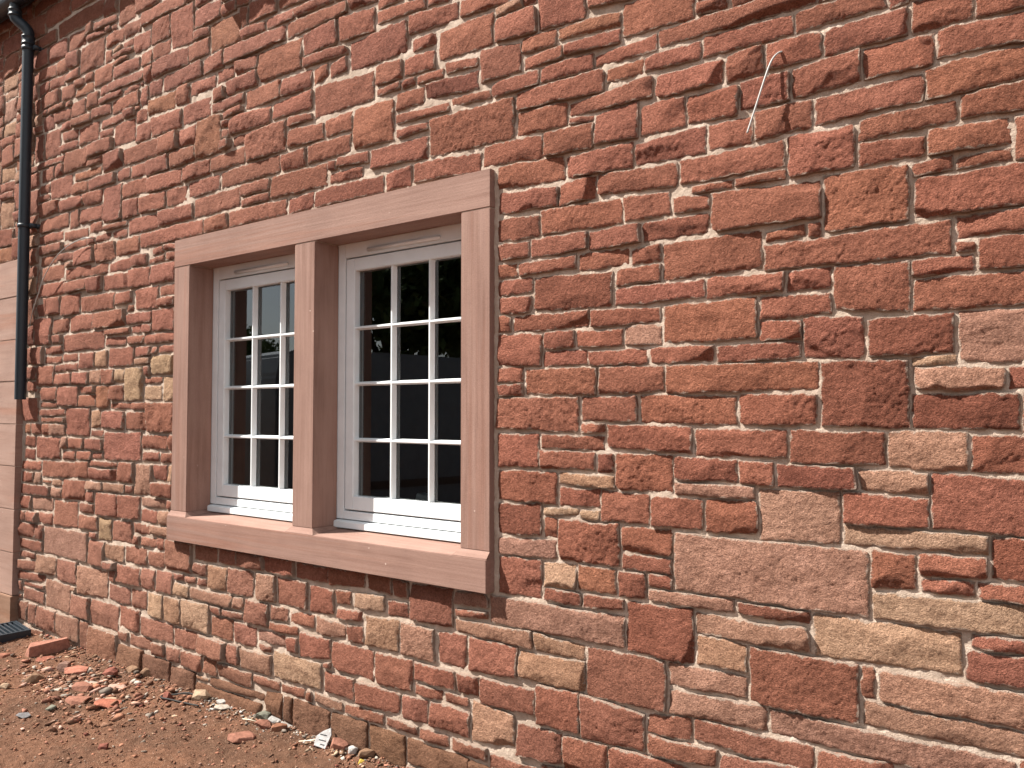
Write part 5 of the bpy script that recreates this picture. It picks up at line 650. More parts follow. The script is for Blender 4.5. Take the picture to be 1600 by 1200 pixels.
WIN = (-4.250, -1.926, .815, 2.552)
def stone_np(rw, code, cell, seed, hero):
    rg = random.Random(seed)
    xl, xr, ztl, ztr, zbl, zbr = rw
    gx = .0036 if (xl + xr) / 2 > -2.0 else .0002; xl -= gx; xr += gx; ztl += gx; ztr += gx; zbl -= gx; zbr -= gx
    w = xr - xl; h = ((ztl - zbl) + (ztr - zbr)) / 2
    nu = int(min(150, max(5, w / cell))); nv = int(min(90, max(4, h / cell)))
    def axis(n, L):
        b = min(.22 / n, .0035 / L)
        return np.concatenate([[0, b], np.linspace(b, 1 - b, n)[1:-1], [1 - b, 1]])
    s = axis(nu, w); t = axis(nv, h)
    S, T = np.meshgrid(s, t, indexing='ij')
    # square to rounded corners, each corner its own radius
    U = S * w; V = T * h
    rmax = min(w, h) * .48
    for cu, cv in ((0, 0), (1, 0), (0, 1), (1, 1)):
        r = min(rmax, rg.uniform(.001, .007) if rg.random() < .85 else rg.uniform(.010, .028))
        du = U if cu == 0 else w - U; dv = V if cv == 0 else h - V
        k = (du < r) & (dv < r)
        p = np.maximum(r - du, 1e-9); q = np.maximum(r - dv, 1e-9)
        f = np.maximum(p, q) / np.sqrt(p * p + q * q)
        f = 1 - (1 - f) * .9
        U = np.where(k, (r - p * f) if cu == 0 else w - (r - p * f), U)
        V = np.where(k, (r - q * f) if cv == 0 else h - (r - q * f), V)
    S2 = U / w; T2 = V / h
    X = xl + U
    Z = (zbl + (zbr - zbl) * S2) * (1 - T2) + (ztl + (ztr - ztl) * S2) * T2
    e = np.minimum(np.minimum(U, w - U), np.minimum(V, h - V))
    sc = min(1.0, h / .07)
    X0, Z0 = X.copy(), Z.copy()
    X = X + (.0030 * vn(X0 * 16, Z0 * 16, 5) + .0026 * vn(X0 * 47, Z0 * 47, 6)) * sc
    Z = Z + (.0032 * vn(X0 * 11, Z0 * 16, 7) + .0028 * vn(X0 * 43, Z0 * 47, 8)) * sc
    left = xr < -3.2
    p0 = rg.uniform(.015, .025) if not left else rg.uniform(.013, .031)
    if left and rg.random() < .08: p0 += rg.uniform(.006, .014)
    if code == 'g': p0 += .004
    H = np.full(S.shape, p0 + .006)
    for _ in range(rg.choice((2, 3, 4, 5))):                # split faces: a few gentle planes meeting in crisp ridges
        an = rg.uniform(0, 6.283); ux, uz = math.cos(an), math.sin(an)
        ex = abs(ux) * w / 2 + abs(uz) * h / 2
        H = np.minimum(H, p0 + rg.uniform(.000, .008) + rg.uniform(.006, .018) * (-(((U - w / 2) * ux + (V - h / 2) * uz) / max(ex, .05)) + .06 * fbm(X0 * 20, Z0 * 20, seed % 977 + _ * 31, 2)))
    sd = seed * 7 % 9973
    amp = min(1.0, .45 + h * 3.5) * (1.35 if left else 1.0) * rg.uniform(.60, 1.10)
    H += amp * (.0040 * fbm(X0 * 7, Z0 * 9, sd, 2) + .0023 * fbm(X0 * 23, Z0 * 27, sd + 3, 3))
    H += amp * .0015 * (.30 - np.abs(fbm(X0 * 70, Z0 * 80, sd + 9, 3))) + amp * .0028 * fbm(X0 * 120, Z0 * 130, sd + 11, 2)
    # a ridged grain, the marks of the pitching tool
    a = rg.uniform(.5, 1.1); rd = 1 - np.abs(fbm((X0 * math.cos(a) + Z0 * math.sin(a)) * 30, (-X0 * math.sin(a) + Z0 * math.cos(a)) * 9, sd + 21, 2))
    H += amp * .0045 * (rd - .75)
    # broken-off facets
    for _ in range(rg.choice((0, 1, 1, 2) if hero else (0, 1, 2, 2))):
        ph = rg.choice((-math.pi / 2, -math.pi / 2, math.pi / 2, 0, math.pi, rg.uniform(0, 6.28))) + rg.uniform(-.35, .35)
        cu, cv = U - w / 2, V - h / 2
        dd = cu * math.cos(ph) + cv * math.sin(ph)
        ext = abs(w / 2 * math.cos(ph)) + abs(h / 2 * math.sin(ph))
        d0 = ext - rg.uniform(.10, .38) * min(ext, .075) * 1.4 + .008 * fbm(X0 * 17, Z0 * 17, sd + 33, 2)
        H = np.minimum(H, p0 + rg.uniform(.25, 1.0) * (d0 - dd) + .003 * fbm(X0 * 40, Z0 * 40, sd + 40, 2))
    # worn arris
    H = H - .0026 * np.exp(-e / .0022) * (1 + .9 * vn(X0 * 30, Z0 * 30, sd + 50)) - .0012 * np.exp(-e / .012)
    H = np.maximum(H, .0105 * (1 - .5 * np.exp(-e / .006)) + .0015 * vn(X0 * 40, Z0 * 40, 77))
    A, B = X.shape
    idx = np.arange(A * B).reshape(A, B)
    q = np.stack([idx[:-1, :-1], idx[1:, :-1], idx[1:, 1:], idx[:-1, 1:]], -1).reshape(-1, 4)
    P = np.stack([X, -H, Z], -1).reshape(-1, 3)
    ring = np.concatenate([idx[:, 0], idx[-1, 1:], idx[-2::-1, -1], idx[0, -2:0:-1]])
    r0 = P[ring]; r1 = r0.copy(); r1[:, 1] = .03
    base = len(P); n = len(ring)
    i0 = base + np.arange(n); i1 = base + n + np.arange(n); nx = np.roll(np.arange(n), -1)
    q2 = np.stack([i0, base + n + np.arange(n), base + n + nx, base + nx], -1)[:, ::-1]
    q2 = np.stack([i0, base + nx, base + n + nx, i1], -1)[:, ::-1]
    P = np.concatenate([P, r0, r1]); Q = np.concatenate([q, q2])
    tc = np.array(TONE[code]) * rg.uniform(.88, 1.10)
    tc = tc * np.array([1, rg.uniform(.98, 1.045), rg.uniform(.95, 1.03)])
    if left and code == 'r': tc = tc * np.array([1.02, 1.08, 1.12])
    zc = (zbl + ztl) / 2
    if code in 'rdo': tc = tc + (np.array(TONE['p']) - tc) * (.38 if left else .18) * min(1.0, max(0.0, (1.15 - zc) / .5)) * rg.uniform(.3, 1.3)
    if zc < .2 and code != 'g': tc = tc + (np.array(TONE['g']) - tc) * .3
    T4 = np.empty((len(P), 4)); T4[:, :3] = tc
    T4[:A * B, 3] = np.exp(-e.ravel() / .012); T4[A * B:, 3] = 1.0
    if code == 'g': T4[:, 3] *= .3
    return P, Q, T4
rows = [r.split(',') for r in STONES.split()]
rest = []
for i, r in enumerate(rows):
    q = [int(v) / 1000 for v in r[:6]]; code = r[6]
    cx, cz = (q[0] + q[1]) / 2, (q[2] + q[3] + q[4] + q[5]) / 4
    dist = (Vector((cx, 0, cz)) - CAM_LOC).length
    seen = i < 880
    cell = dist * (.0019 if seen else .02)
    P, Q, T4 = stone_np(q, code, cell, 1000 + i, cx > -3.2)
    if i < 300:
        c = np.array([cx, 0, cz]); me = np_mesh('stone', P - c, Q, True, T4)
        o = link('stone', me, M_STONE); o.parent = house; o.location = (cx + 3.0, 0, cz)
    else: rest.append((P, Q, T4))
off = 0; Ps = []; Qs = []; Ts = []
for P, Q, T4 in rest:
    Ps.append(P); Qs.append(Q + off); Ts.append(T4); off += len(P)
o = link('small_stones', np_mesh('small_stones', np.concatenate(Ps), np.concatenate(Qs), True, np.concatenate(Ts)), M_STONE)
part(o); tag(o, kind='stuff')

def mortar_sheet():
    xs = np.concatenate([np.arange(-8.2, -6.8, .05), np.arange(-6.8, -4.3, .0125), np.arange(-4.3, -2.0, .009), np.arange(-2.0, .05, .007), np.arange(.05, 2.21, .05)])
    zs = np.concatenate([np.arange(-.12, 2.9, .0085), np.arange(2.9, 4.73, .013)])
    X, Z = np.meshgrid(xs, zs, indexing='ij')
    Y = -.0048 - .0034 * fbm(X * 6, Z * 9, 3, 2) - .0030 * fbm(X * 34, Z * 34, 4, 3) - .0026 * fbm(X * 95, Z * 95, 14, 2)
    idx = np.arange(X.size).reshape(X.shape)
    q = np.stack([idx[:-1, :-1], idx[1:, :-1], idx[1:, 1:], idx[:-1, 1:]], -1).reshape(-1, 4)
    cx = (X[:-1, :-1] + X[1:, 1:]).ravel() / 2; cz = (Z[:-1, :-1] + Z[1:, 1:]).ravel() / 2
    hole = (cx > -4.20) & (cx < -1.97) & (cz > .86) & (cz < 2.50)
    q = q[~hole]
    return np_mesh('mortar', np.stack([X, Y, Z], -1).reshape(-1, 3), q, True)
part(link('mortar', mortar_sheet(), M_MORTAR))
# the wall's body behind the facing
bm = bmesh.new()
for b in ((-8.2, -4.12, .03, .36, -.3, 4.70), (-2.0, 2.2, .03, .36, -.3, 4.70), (-4.12, -2.0, .03, .36, -.3, .86), (-4.12, -2.0, .122, .36, 2.41, 4.70), (-4.12, -2.0, .03, .12, 2.55, 4.70)):
    add_box(bm, *b)
part(bm_obj('wall_core', bm, M_MORTAR))

# ------------------------------------------------------------------ window surround
sur = empty('window_surround', (0, 0, 0)); sur.parent = house; sur.matrix_parent_inverse = HOUSE_INV
def sub(o): o.parent = sur; return o
def ashlar(name, mat, x0, x1, y0, y1, z0, z1, cuts=0, bevel=.0025):
    bm = bmesh.new(); add_box(bm, x0, x1, y0, y1, z0, z1)
    return sub(bm_obj(name, bm, mat, None, bevel))
L0, L1 = -4.242, -1.936
ashlar('lintel', M_ASH_H, L0, L1, -.035, .118, 2.389, 2.546)
for x0, x1, nm in ((-4.238, -4.085, 'jamb'), (-2.090, -1.9365, 'jamb'), (-3.163, -3.012, 'mullion')):
    ashlar(nm, M_ASH_V, x0, x1, -.035, .118, .994, 2.385)
    ashlar('joint', M_MORTAR, x0 + .004, x1 - .004, -.0315, .115, 2.3835, 2.3905, bevel=0)
bm = bmesh.new(); prism(bm, [(-.060, .830), (-.060, .966), (.118, .982), (.150, .982), (.150, .830)], 'x', -4.238, -1.936)
sub(bm_obj('sill', bm, M_ASH_H, None, .0025))
for x0, x1, a, b in ((-4.238, -4.085, 0, .028), (-2.090, -1.937, .028, 0), (-3.163, -3.012, .028, .028)):
    bm = bmesh.new()
    lo = [(x0 - a, -.056, .9675), (x1 + b, -.056, .9675), (x1 + b, .112, .9825), (x0 - a, .112, .9825)]
    hi = [(x0, -.035, .9935), (x1, -.035, .9935), (x1, .112, .9935), (x0, .112, .9935)]
    v = [bm.verts.new(p) for p in lo + hi]
    bm.faces.new(v[:4]); bm.faces.new(v[4:][::-1])
    for i in range(4): bm.faces.new((v[i], v[(i + 1) % 4], v[4 + (i + 1) % 4], v[4 + i]))
    sub(bm_obj('stool', bm, M_ASH_H))

# ------------------------------------------------------------------ casements
def casement(x0, x1, g0, g1, bars):
    wdw = empty('casement_window', (0, 0, 0)); wdw.parent = house; wdw.matrix_parent_inverse = HOUSE_INV
    Y0 = .120
    def P(o): o.parent = wdw; return o
    FZ0, FZ1 = 1.028, 2.405
    fi0, fi1 = g0 - .0645, g1 + .0645                      # inner edge of the fixed frame
    bm = bmesh.new()
    for b in ((x0, fi0, FZ0, FZ1), (fi1, x1, FZ0, FZ1), (fi0, fi1, 2.319, FZ1), (fi0, fi1, FZ0, 1.0685)):
        add_box(bm, b[0], b[1], Y0, .20, b[2], b[3])
    P(bm_obj('frame', bm, M_UPVC, None, .002))
    s0, s1, sz0, sz1 = fi0 + .0060, fi1 - .0060, 1.0755, 2.3125
    GZ0, GZ1 = 1.143, 2.2515
    bm = bmesh.new()
    for b in ((s0, g0, sz0, sz1), (g1, s1, sz0, sz1), (g0, g1, GZ1, sz1), (g0, g1, sz0, GZ0)):
        add_box(bm, b[0], b[1], Y0 + .001, .185, b[2], b[3])
    P(bm_obj('sash', bm, M_UPVC, None, .003))
    bm = bmesh.new()                                        # black weather seal behind the gap round the sash
    for b in ((fi0 - .002, s0 + .002, 1.066, 2.322), (s1 - .002, fi1 + .002, 1.066, 2.322), (fi0, fi1, 2.309, 2.322), (fi0, fi1, 1.066, 1.0785)):
        add_box(bm, b[0], b[1], .160, .168, b[2], b[3])
    P(bm_obj('seal', bm, M_GASKET))
    # putty-bevelled glazing bars
    hz = [1.4165, 1.693, 1.9685]; hw = .0105
    zs = [GZ0] + hz + [GZ1]; xs = [g0] + list(bars) + [g1]
    for x in bars:
        bm = bmesh.new(); prism(bm, [(x - hw, .1545), (x - .004, .1275), (x + .004, .1275), (x + hw, .1545)], 'z', GZ0 - .001, GZ1 + .001)
        P(bm_obj('glazing_bar', bm, M_UPVC, None))
    for z in hz:
        bm = bmesh.new(); prism(bm, [(.1545, z - hw), (.1270, z - .004), (.1270, z + .004), (.1545, z + hw)], 'x', g0 - .001, g1 + .001)
        P(bm_obj('glazing_bar', bm, M_UPVC, None))
    rr = random.Random(int(x0 * -100))
    for i in range(3):
        for k in range(4):
            me = np_mesh('pane', [(xs[i] + .001, .1560, zs[k] + .001), (xs[i + 1] - .001, .1560, zs[k] + .001), (xs[i + 1] - .001, .1560, zs[k + 1] - .001), (xs[i] + .001, .1560, zs[k + 1] - .001)], [(0, 1, 2, 3)], False)
            P(link('pane', me, M_GLASS))
    bm = bmesh.new()                                        # spacer bars seen through the glass
    for i in range(3):
        a, b = xs[i] + (.0125 if i else .002), xs[i + 1] - (.0125 if i < 2 else .002)
        for xx in (a, b): add_box(bm, xx - .003, xx + .003, .160, .172, GZ0, GZ1)
    P(bm_obj('spacer', bm, M_SPACER))
    # trickle vent and cill
    bm = bmesh.new(); add_box(bm, (g0 + g1) / 2 - .27, (g0 + g1) / 2 + .20, .104, .121, 2.3335, 2.3530)
    P(bm_obj('trickle_vent', bm, M_UPVC, None, .005, 3, True))
    bm = bmesh.new(); prism(bm, [(.098, .987), (.098, 1.018), (.122, 1.0235), (.19, 1.0235), (.19, .987)], 'x', x0 + .012, x1 - .012)
    P(bm_obj('cill', bm, M_UPVC, None, .0025))
    return wdw
w1 = casement(-4.100, -3.112, -3.974, -3.236, (-3.7235, -3.4800))
w2 = casement(-3.030, -2.036, -2.9005, -2.166, (-2.6515, -2.4105))
for w_, t_ in ((w1, 'left light, its top panes reflecting pale sky'), (w2, 'right light, its top panes reflecting dark trees')): w_['label'] = t_

# room behind the glass
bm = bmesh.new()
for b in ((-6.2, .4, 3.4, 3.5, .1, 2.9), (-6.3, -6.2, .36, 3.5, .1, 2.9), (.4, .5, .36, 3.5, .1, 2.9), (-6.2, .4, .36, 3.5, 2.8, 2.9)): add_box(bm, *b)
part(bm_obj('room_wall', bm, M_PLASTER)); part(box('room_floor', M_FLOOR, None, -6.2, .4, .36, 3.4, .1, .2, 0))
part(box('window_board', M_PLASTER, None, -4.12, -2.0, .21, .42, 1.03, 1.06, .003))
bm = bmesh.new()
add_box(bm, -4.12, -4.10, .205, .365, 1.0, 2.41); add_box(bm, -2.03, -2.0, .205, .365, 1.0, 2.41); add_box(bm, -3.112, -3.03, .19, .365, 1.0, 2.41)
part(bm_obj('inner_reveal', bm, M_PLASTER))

# ------------------------------------------------------------------ door surround at the far left
ds = empty('door_surround', (0, 0, 0)); ds.parent = house; ds.matrix_parent_inverse = HOUSE_INV
zj = [.238, .542, .852, 1.163, 1.467, 1.779, 2.083, 2.399, 2.672]
for k in range(len(zj) - 1):
    o = box('block', M_ASH_D, None, -6.60 - (.12 if k % 2 else 0), -6.242 + R.uniform(-.002, .002), -.05 + R.uniform(-.0015, .0015), .04, zj[k] + .0022, zj[k + 1] - .0022, .003); o.parent = ds
    o = box('joint', M_MORTAR, None, -6.59, -6.247, -.046, .03, zj[k + 1] - .0023, zj[k + 1] + .0023, 0) if k < len(zj) - 2 else None
    if o: o.parent = ds
o = box('plinth_block', M_PLINTH, None, -6.62, -6.235, -.062, .04, -.1, .236, .004); o.parent = ds
o = box('lintel', M_ASH_D, None, -8.2, -6.604, -.05, .04, 2.40, 2.67, .003); o.parent = ds

# ------------------------------------------------------------------ eaves, gutter, added shadow block
bm = bmesh.new(); add_box(bm, -8.2, 2.2, -.075, -.055, 4.53, 4.70); part(bm_obj('fascia', bm, M_BLACK, None, .002))
part(box('soffit', M_BLACK, None, -8.2, 2.2, -.0545, .04, 4.66, 4.70, 0))
bm = bmesh.new()
arc = [math.pi + math.pi * k / 12 for k in range(13)]
outer = [(-.140 + .060 * math.cos(a), 4.545 + .060 * math.sin(a)) for a in arc]; inner = [(-.140 + .056 * math.cos(a), 4.545 + .056 * math.sin(a)) for a in arc[::-1]]
prism(bm, outer + inner, 'x', -8.2, 2.2)
part(bm_obj('gutter', bm, M_BLACK))
bm = bmesh.new(); prism(bm, [(-.15, 4.64), (-.15, 4.66), (3.0, 6.86), (3.0, 6.84)], 'x', -8.3, 2.3)
part(bm_obj('roof', bm, M_SLATE))
o = box('added_shadow_block', M_ASH_H, None, -4.05, -3.45, -.235, .05, 4.13, 4.25, .004); part(o)  # invented block above the view, added to cast a shadow on the wall top

# ------------------------------------------------------------------ downpipe
dp = empty('downpipe', (0, 0, 0)); dp.parent = house; dp.matrix_parent_inverse = HOUSE_INV
PX, PY = -6.112, -.078
bm = bmesh.new()
tube(bm, [(PX, PY, 1.645), (PX, PY, 1.652), (PX, PY, 2.9), (PX, PY, 4.27)], .0365, 24, False)
tube(bm, [(PX, PY, 4.27), (PX, PY, 1.645)], .0335, 24, False)
o = bm_obj('pipe', bm, M_BLACK, None); o.parent = dp
bm = bmesh.new(); tube(bm, spline([(PX, PY, 4.25), (PX, PY, 4.295), (PX - .018, PY - .018, 4.335), (PX - .055, PY - .046, 4.375), (PX - .072, PY - .062, 4.41), (PX - .072, PY - .062, 4.50)], 6), .0365, 24, False)
o = bm_obj('swan_neck', bm, M_BLACK, None); o.parent = dp
def collar(x, y, z0, z1):
    bm = bmesh.new(); tube(bm, [(x, y, z0), (x, y, z0 + .004), (x, y, z0 + .012), (x, y, z0 + .016), (x, y, z1 - .016), (x, y, z1 - .012), (x, y, z1 - .004), (x, y, z1)], [.037, .045, .045, .041, .041, .045, .045, .037], 24)
    o = bm_obj('collar', bm, M_BLACK, None); o.parent = dp
collar(PX, PY, 4.20, 4.268); collar(PX - .072, PY - .062, 4.405, 4.462)
for z in (2.885, 4.175):
    bm = bmesh.new(); tube(bm, [(PX, PY, z - .014), (PX, PY, z - .012), (PX, PY, z + .012), (PX, PY, z + .014)], [.037, .043, .043, .037], 24)
    tube(bm, [(PX + .035, PY + .02, z), (PX + .075, -.02, z), (PX + .078, .01, z)], [.011, .014, .020], 10)
    tube(bm, [(PX + .070, PY + .008, z), (PX + .070, -.01, z)], .016, 10)
    o = bm_obj('bracket', bm, M_BLACK, None); o.parent = dp

# ------------------------------------------------------------------ cables
def cable(name, pts, r, mat, label):
    base = Vector(pts[0]); bm = bmesh.new(); tube(bm, spline([Vector(p) - base for p in pts], 8), r, 10)
    o = bm_obj(name, bm, mat); o.location = base; tag(o, label, 'cable'); return o
c1 = [(-0.758, 0.004, 2.711), (-0.758, -0.02, 2.711), (-0.77, -0.034, 2.705), (-0.784, -0.042, 2.689), (-0.795, -0.048, 2.664), (-0.807, -0.055, 2.625), (-0.822, -0.062, 2.574), (-0.839, -0.068, 2.518), (-0.86, -0.075, 2.451)]
cable('cable', c1, .0031, M_CABLE, 'short pale grey cable hanging bent out of a drilled hole high in the wall')
c2 = [(-5.237, -0.01, 2.693), (-5.214, -0.05, 2.687), (-5.291, -0.062, 2.69), (-5.487, -0.064, 2.664), (-5.663, -0.066, 2.598), (-5.819, -0.066, 2.482), (-5.915, -0.064, 2.356), (-6.023, -0.05, 2.253), (-6.085, -0.035, 2.167)]
cable('cable', c2, .0030, M_CABLE, 'thin pale cable arching across the wall towards the black downpipe')
bm = bmesh.new(); tube(bm, [(0, -.0235, 0), (0, -.020, 0), (0, -.006, 0)], [.008, .008, .008], 12)
o = bm_obj('hole_shade_plug', bm, M_GASKET); o.location = (-.752 + 3.0, 0, 2.706); o.parent = house  # solid black plug, its colour stands in for the shade inside the hole

# ------------------------------------------------------------------ ground
def ground_h(x, y):
    n = .018 * mnoise.noise(Vector((x * 1.1, y * 1.1, 0))) + .010 * mnoise.noise(Vector((x * 3.7, y * 3.7, 2)))
    n += .014 * math.exp(-((y - .0) / .22) ** 2)
    n += .022 * math.exp(-(((x + 4.5) / .55) ** 2 + ((y + .33) / .20) ** 2))
    return n
def ground():
    def axis(segs):
        a = []
        for s0, s1, st in segs: a.append(np.arange(s0, s1, st))
        return np.concatenate(a + [[segs[-1][1]]])
    xs = axis([(-260, -40, 44), (-40, -12, 4), (-12, -7.2, .4), (-7.2, -1.6, .0125), (-1.6, 4, .3), (4, 40, 6), (40, 260, 44)])
    ys = axis([(-260, -40, 44), (-40, -8, 4), (-8, -2.0, .3), (-2.0, -1.2, .03), (-1.2, .06, .0125), (.06, .5, .22), (.5, 40, 8), (40, 260, 44)])
    X, Y = np.meshgrid(xs, ys, indexing='ij')
    near = (np.exp(-((X + 4) / 6) ** 4) * np.exp(-((Y + .5) / 4) ** 4))
    Z = .014 * np.exp(-(Y / .22) ** 2) + .022 * np.exp(-(((X + 4.5) / .55) ** 2 + ((Y + .33) / .20) ** 2))
    Z = Z + .016 * fbm(X * 1.1, Y * 1.1, 41, 2) + .011 * fbm(X * 5, Y * 5, 42, 3) + .0135 * fbm(X * 21, Y * 21, 43, 3) + .0085 * np.abs(fbm(X * 48, Y * 48, 44, 2))
    Z = Z * near - .006
    idx = np.arange(X.size).reshape(X.shape)
    q = np.stack([idx[:-1, :-1], idx[1:, :-1], idx[1:, 1:], idx[:-1, 1:]], -1).reshape(-1, 4)
    return np_mesh('ground', np.stack([X, Y, Z], -1).reshape(-1, 3), q, True), (xs, ys, Z)
gme, GR = ground()
tag(link('ground', gme, M_SOIL), kind='structure')
def gz(x, y):
    i = int(np.clip(np.searchsorted(GR[0], x), 1, len(GR[0]) - 1)); j = int(np.clip(np.searchsorted(GR[1], y), 1, len(GR[1]) - 1))
    return float(GR[2][i - 1:i + 1, j - 1:j + 1].mean())

def rock_bm(sx, sy, sz, seed, pts=22, flat=0.0):
    rg = random.Random(seed); bm = bmesh.new()
    for _ in range(pts):
        v = Vector((rg.gauss(0, 1), rg.gauss(0, 1), rg.gauss(0, 1))); v.normalize()
        m = max(abs(v.x), abs(v.y), abs(v.z)); v = v / (m ** .6)            # between a ball and a box
        bm.verts.new((v.x * sx / 2, v.y * sy / 2, v.z * sz / 2))
    bmesh.ops.convex_hull(bm, input=bm.verts)
    for v in [v for v in bm.verts if not v.link_faces]: bm.verts.remove(v)
    return bm
def tint_bm(me, col):
    a = me.color_attributes.new('tint', 'FLOAT_COLOR', 'POINT')
    a.data.foreach_set('color', np.tile(np.array([*col, 0.0], np.float32), len(me.vertices)))
RED = (.265, .122, .084); PINK = (.40, .255, .20); WHITE = (.36, .315, .265); GREY = (.17, .14, .115); BROWN = (.20, .12, .075); BUFF = (.35, .25, .17); DRED = (.19, .07, .05); GREEN = (.16, .16, .125)
def rock(name, cat, label, x, y, sx, sy, sz, rz, col, seed, tilt=(0, 0), sink=.18, pts=22, bev=.0015):
    bm = rock_bm(sx, sy, sz, seed, pts)
    if bev: bmesh.ops.bevel(bm, geom=list(bm.edges), offset=bev, segments=1, affect='EDGES', clamp_overlap=True)
    bmesh.ops.recalc_face_normals(bm, faces=bm.faces)
    me = bpy.data.meshes.new(name); bm.to_mesh(me); bm.free(); tint_bm(me, col)
    o = link(name, me, M_ROCK); o.rotation_euler = (math.radians(tilt[0]), math.radians(tilt[1]), math.radians(rz))
    o.location = (x, y, gz(x, y) + sz * (.5 - sink)); tag(o, label, cat); return o
# the sawn block by the drain
bm = bmesh.new()
pr = [(-.125, -.05, 0), (.125, -.05, 0), (.13, .05, 0), (-.12, .05, 0), (-.12, -.04, .070), (.095, -.05, .086), (.125, .03, .070), (-.09, .04, .078)]
v = [bm.verts.new(p) for p in pr]
for f in ((3, 2, 1, 0), (4, 5, 6, 7), (0, 1, 5, 4), (1, 2, 6, 5), (2, 3, 7, 6), (3, 0, 4, 7)): bm.faces.new([v[i] for i in f])
o = bm_obj('stone_block', bm, M_ROCK, None, .003); tint_bm(o.data, (.30, .14, .10)); o.location = (-5.41, -.165, gz(-5.41, -.165) - .004); o.rotation_euler = (.03, 0, math.radians(84))
tag(o, 'long red sawn stone offcut on the soil, the largest loose piece near the drain grate', 'stone')
ROCKS = [
 ('stone', 'brown chunky stone alone on the soil in front of the long red offcut', -4.92, -.45, .14, .09, .085, 40, BROWN, 3, (10, 0)),
 ('stone', 'grey and dark wedge standing upright behind the heap of red flakes', -4.95, -.27, .10, .075, .095, 20, (.22, .13, .10), 4, (0, 12)),
 ('flake', 'thin pale pink slab lying flat right of the heap of red flakes', -4.43, -.24, .19, .12, .026, 30, PINK, 5, (2, -3)),
 ('flake', 'oval red flake lying flat at the front left of the heap', -4.36, -.47, .17, .13, .028, 60, RED, 6, (5, 4)),
 ('flake', 'broad red flake at the front right of the heap with a buff sliver behind it', -4.20, -.39, .18, .14, .03, 20, (.30, .11, .07), 7, (-4, 5)),
 ('flake', 'curved red flake leaning on the dark wedge at the back of the heap', -4.86, -.25, .17, .13, .05, 50, (.38, .16, .11), 8, (12, 8)),
 ('flake', 'rusty red flake in the middle of the heap between white slivers', -4.53, -.37, .15, .11, .05, 10, RED, 9, (14, 6)),
 ('sliver', 'bright white sliver lying at the back of the flake heap', -4.58, -.29, .13, .06, .016, 35, WHITE, 10, (3, 3)),
 ('sliver', 'white sliver lying at the left edge of the flake heap', -4.62, -.42, .15, .05, .016, 70, WHITE, 11, (3, -3)),
 ('sliver', 'buff sliver tucked behind the broad red flake', -4.26, -.35, .10, .05, .018, 10, BUFF, 12, (2, 0)),
 ('stone', 'dark red lump beside the heap towards the wall', -4.62, -.17, .11, .08, .06, 15, DRED, 13, (0, 6)),
 ('stone', 'dark brown stone against the wall foot behind the flake heap', -4.60, -.045, .13, .07, .06, 0, BROWN, 14, (6, 0)),
 ('stone', 'dark brown wedge at the wall foot, right of a similar stone', -4.46, -.035, .085, .06, .065, 20, BROWN, 15, (0, 10)),
 ('stone', 'buff angular stone by the wall with a black strap beside it', -3.86, -.065, .125, .10, .085, 25, BUFF, 16, (6, 10)),
 ('pebble', 'flat white pebble in front of the buff angular stone', -3.66, -.075, .12, .075, .035, 15, WHITE, 17, (4, 0)),
 ('pebble', 'small white pebble between the buff stone and the wall', -3.73, -.03, .07, .05, .03, 0, (0.363, 0.343, 0.317), 18, (0, 0)),
 ('flake', 'flat red stone on bare soil, nearest the camera of the red pieces by the wall', -3.26, -.24, .17, .11, .045, 40, RED, 19, (4, 6)),
 ('stone', 'red flat-topped stone beside a thin white twig', -3.29, -.10, .11, .085, .055, 55, RED, 20, (6, 6)),
 ('stone', 'brown red stone right of the red flat-topped one', -3.18, -.085, .10, .06, .05, 50, (.22, .10, .06), 21, (8, 0)),
 ('stone', 'grey green stone in the pile of pale chips at the wall foot', -3.37, -.035, .09, .07, .055, 20, GREEN, 22, (0, 8)),
 ('sliver', 'pale grey chip leaning in the pile at the wall foot', -3.28, -.035, .085, .05, .02, 30, (0.343, 0.33, 0.31), 23, (24, 10)),
 ('sliver', 'flat pale chip at the right end of the wall-foot pile', -3.20, -.03, .09, .05, .02, 0, (0.304, 0.277, 0.251), 24, (4, 8)),
 ('stone', 'triangular red stone between the white shard and a white pebble', -2.78, -.065, .11, .07, .07, 30, RED, 25, (0, 14)),
 ('pebble', 'round white pebble right of the triangular red stone', -2.70, -.055, .055, .045, .04, 0, (0.383, 0.363, 0.343), 26, (0, 0)),
 ('stone', 'brown wedge against the wall foot right of the white pebble', -2.62, -.045, .10, .055, .05, 35, BROWN, 27, (10, 0)),
 ('pebble', 'small yellow pebble nearest the bottom edge of the picture', -2.60, -.095, .04, .022, .028, 60, (.60, .42, .08), 28, (0, 20)),
 ('stone', 'dark red lump alone on the bare soil at the front', -3.69, -.67, .055, .05, .045, 10, DRED, 29, (0, 0)),
 ('stone', 'dark reddish stone half way between the heap and the black strap', -4.02, -.17, .075, .06, .055, 10, DRED, 30, (0, 0)),
 ('flake', 'grey slate piece lying flat at the front left', -4.42, -.72, .12, .09, .02, 20, (.15, .145, .15), 31, (2, 0)),
 ('stone', 'small dark green stone in front of the flake heap', -4.38, -.60, .06, .05, .035, 10, GREEN, 32, (0, 0)),
 ('pebble', 'pale pebble at the left edge of the picture', -4.93, -.60, .06, .05, .04, 10, BUFF, 33, (0, 0)),
 ('flake', 'dark red flake at the near end of the long offcut', -5.27, -.24, .14, .10, .03, 30, (.24, .09, .06), 34, (3, 4)),
 ('flake', 'reddish brown flake left of the long offcut', -5.55, -.36, .13, .09, .04, 60, (.27, .115, .075), 35, (10, 4)),
]
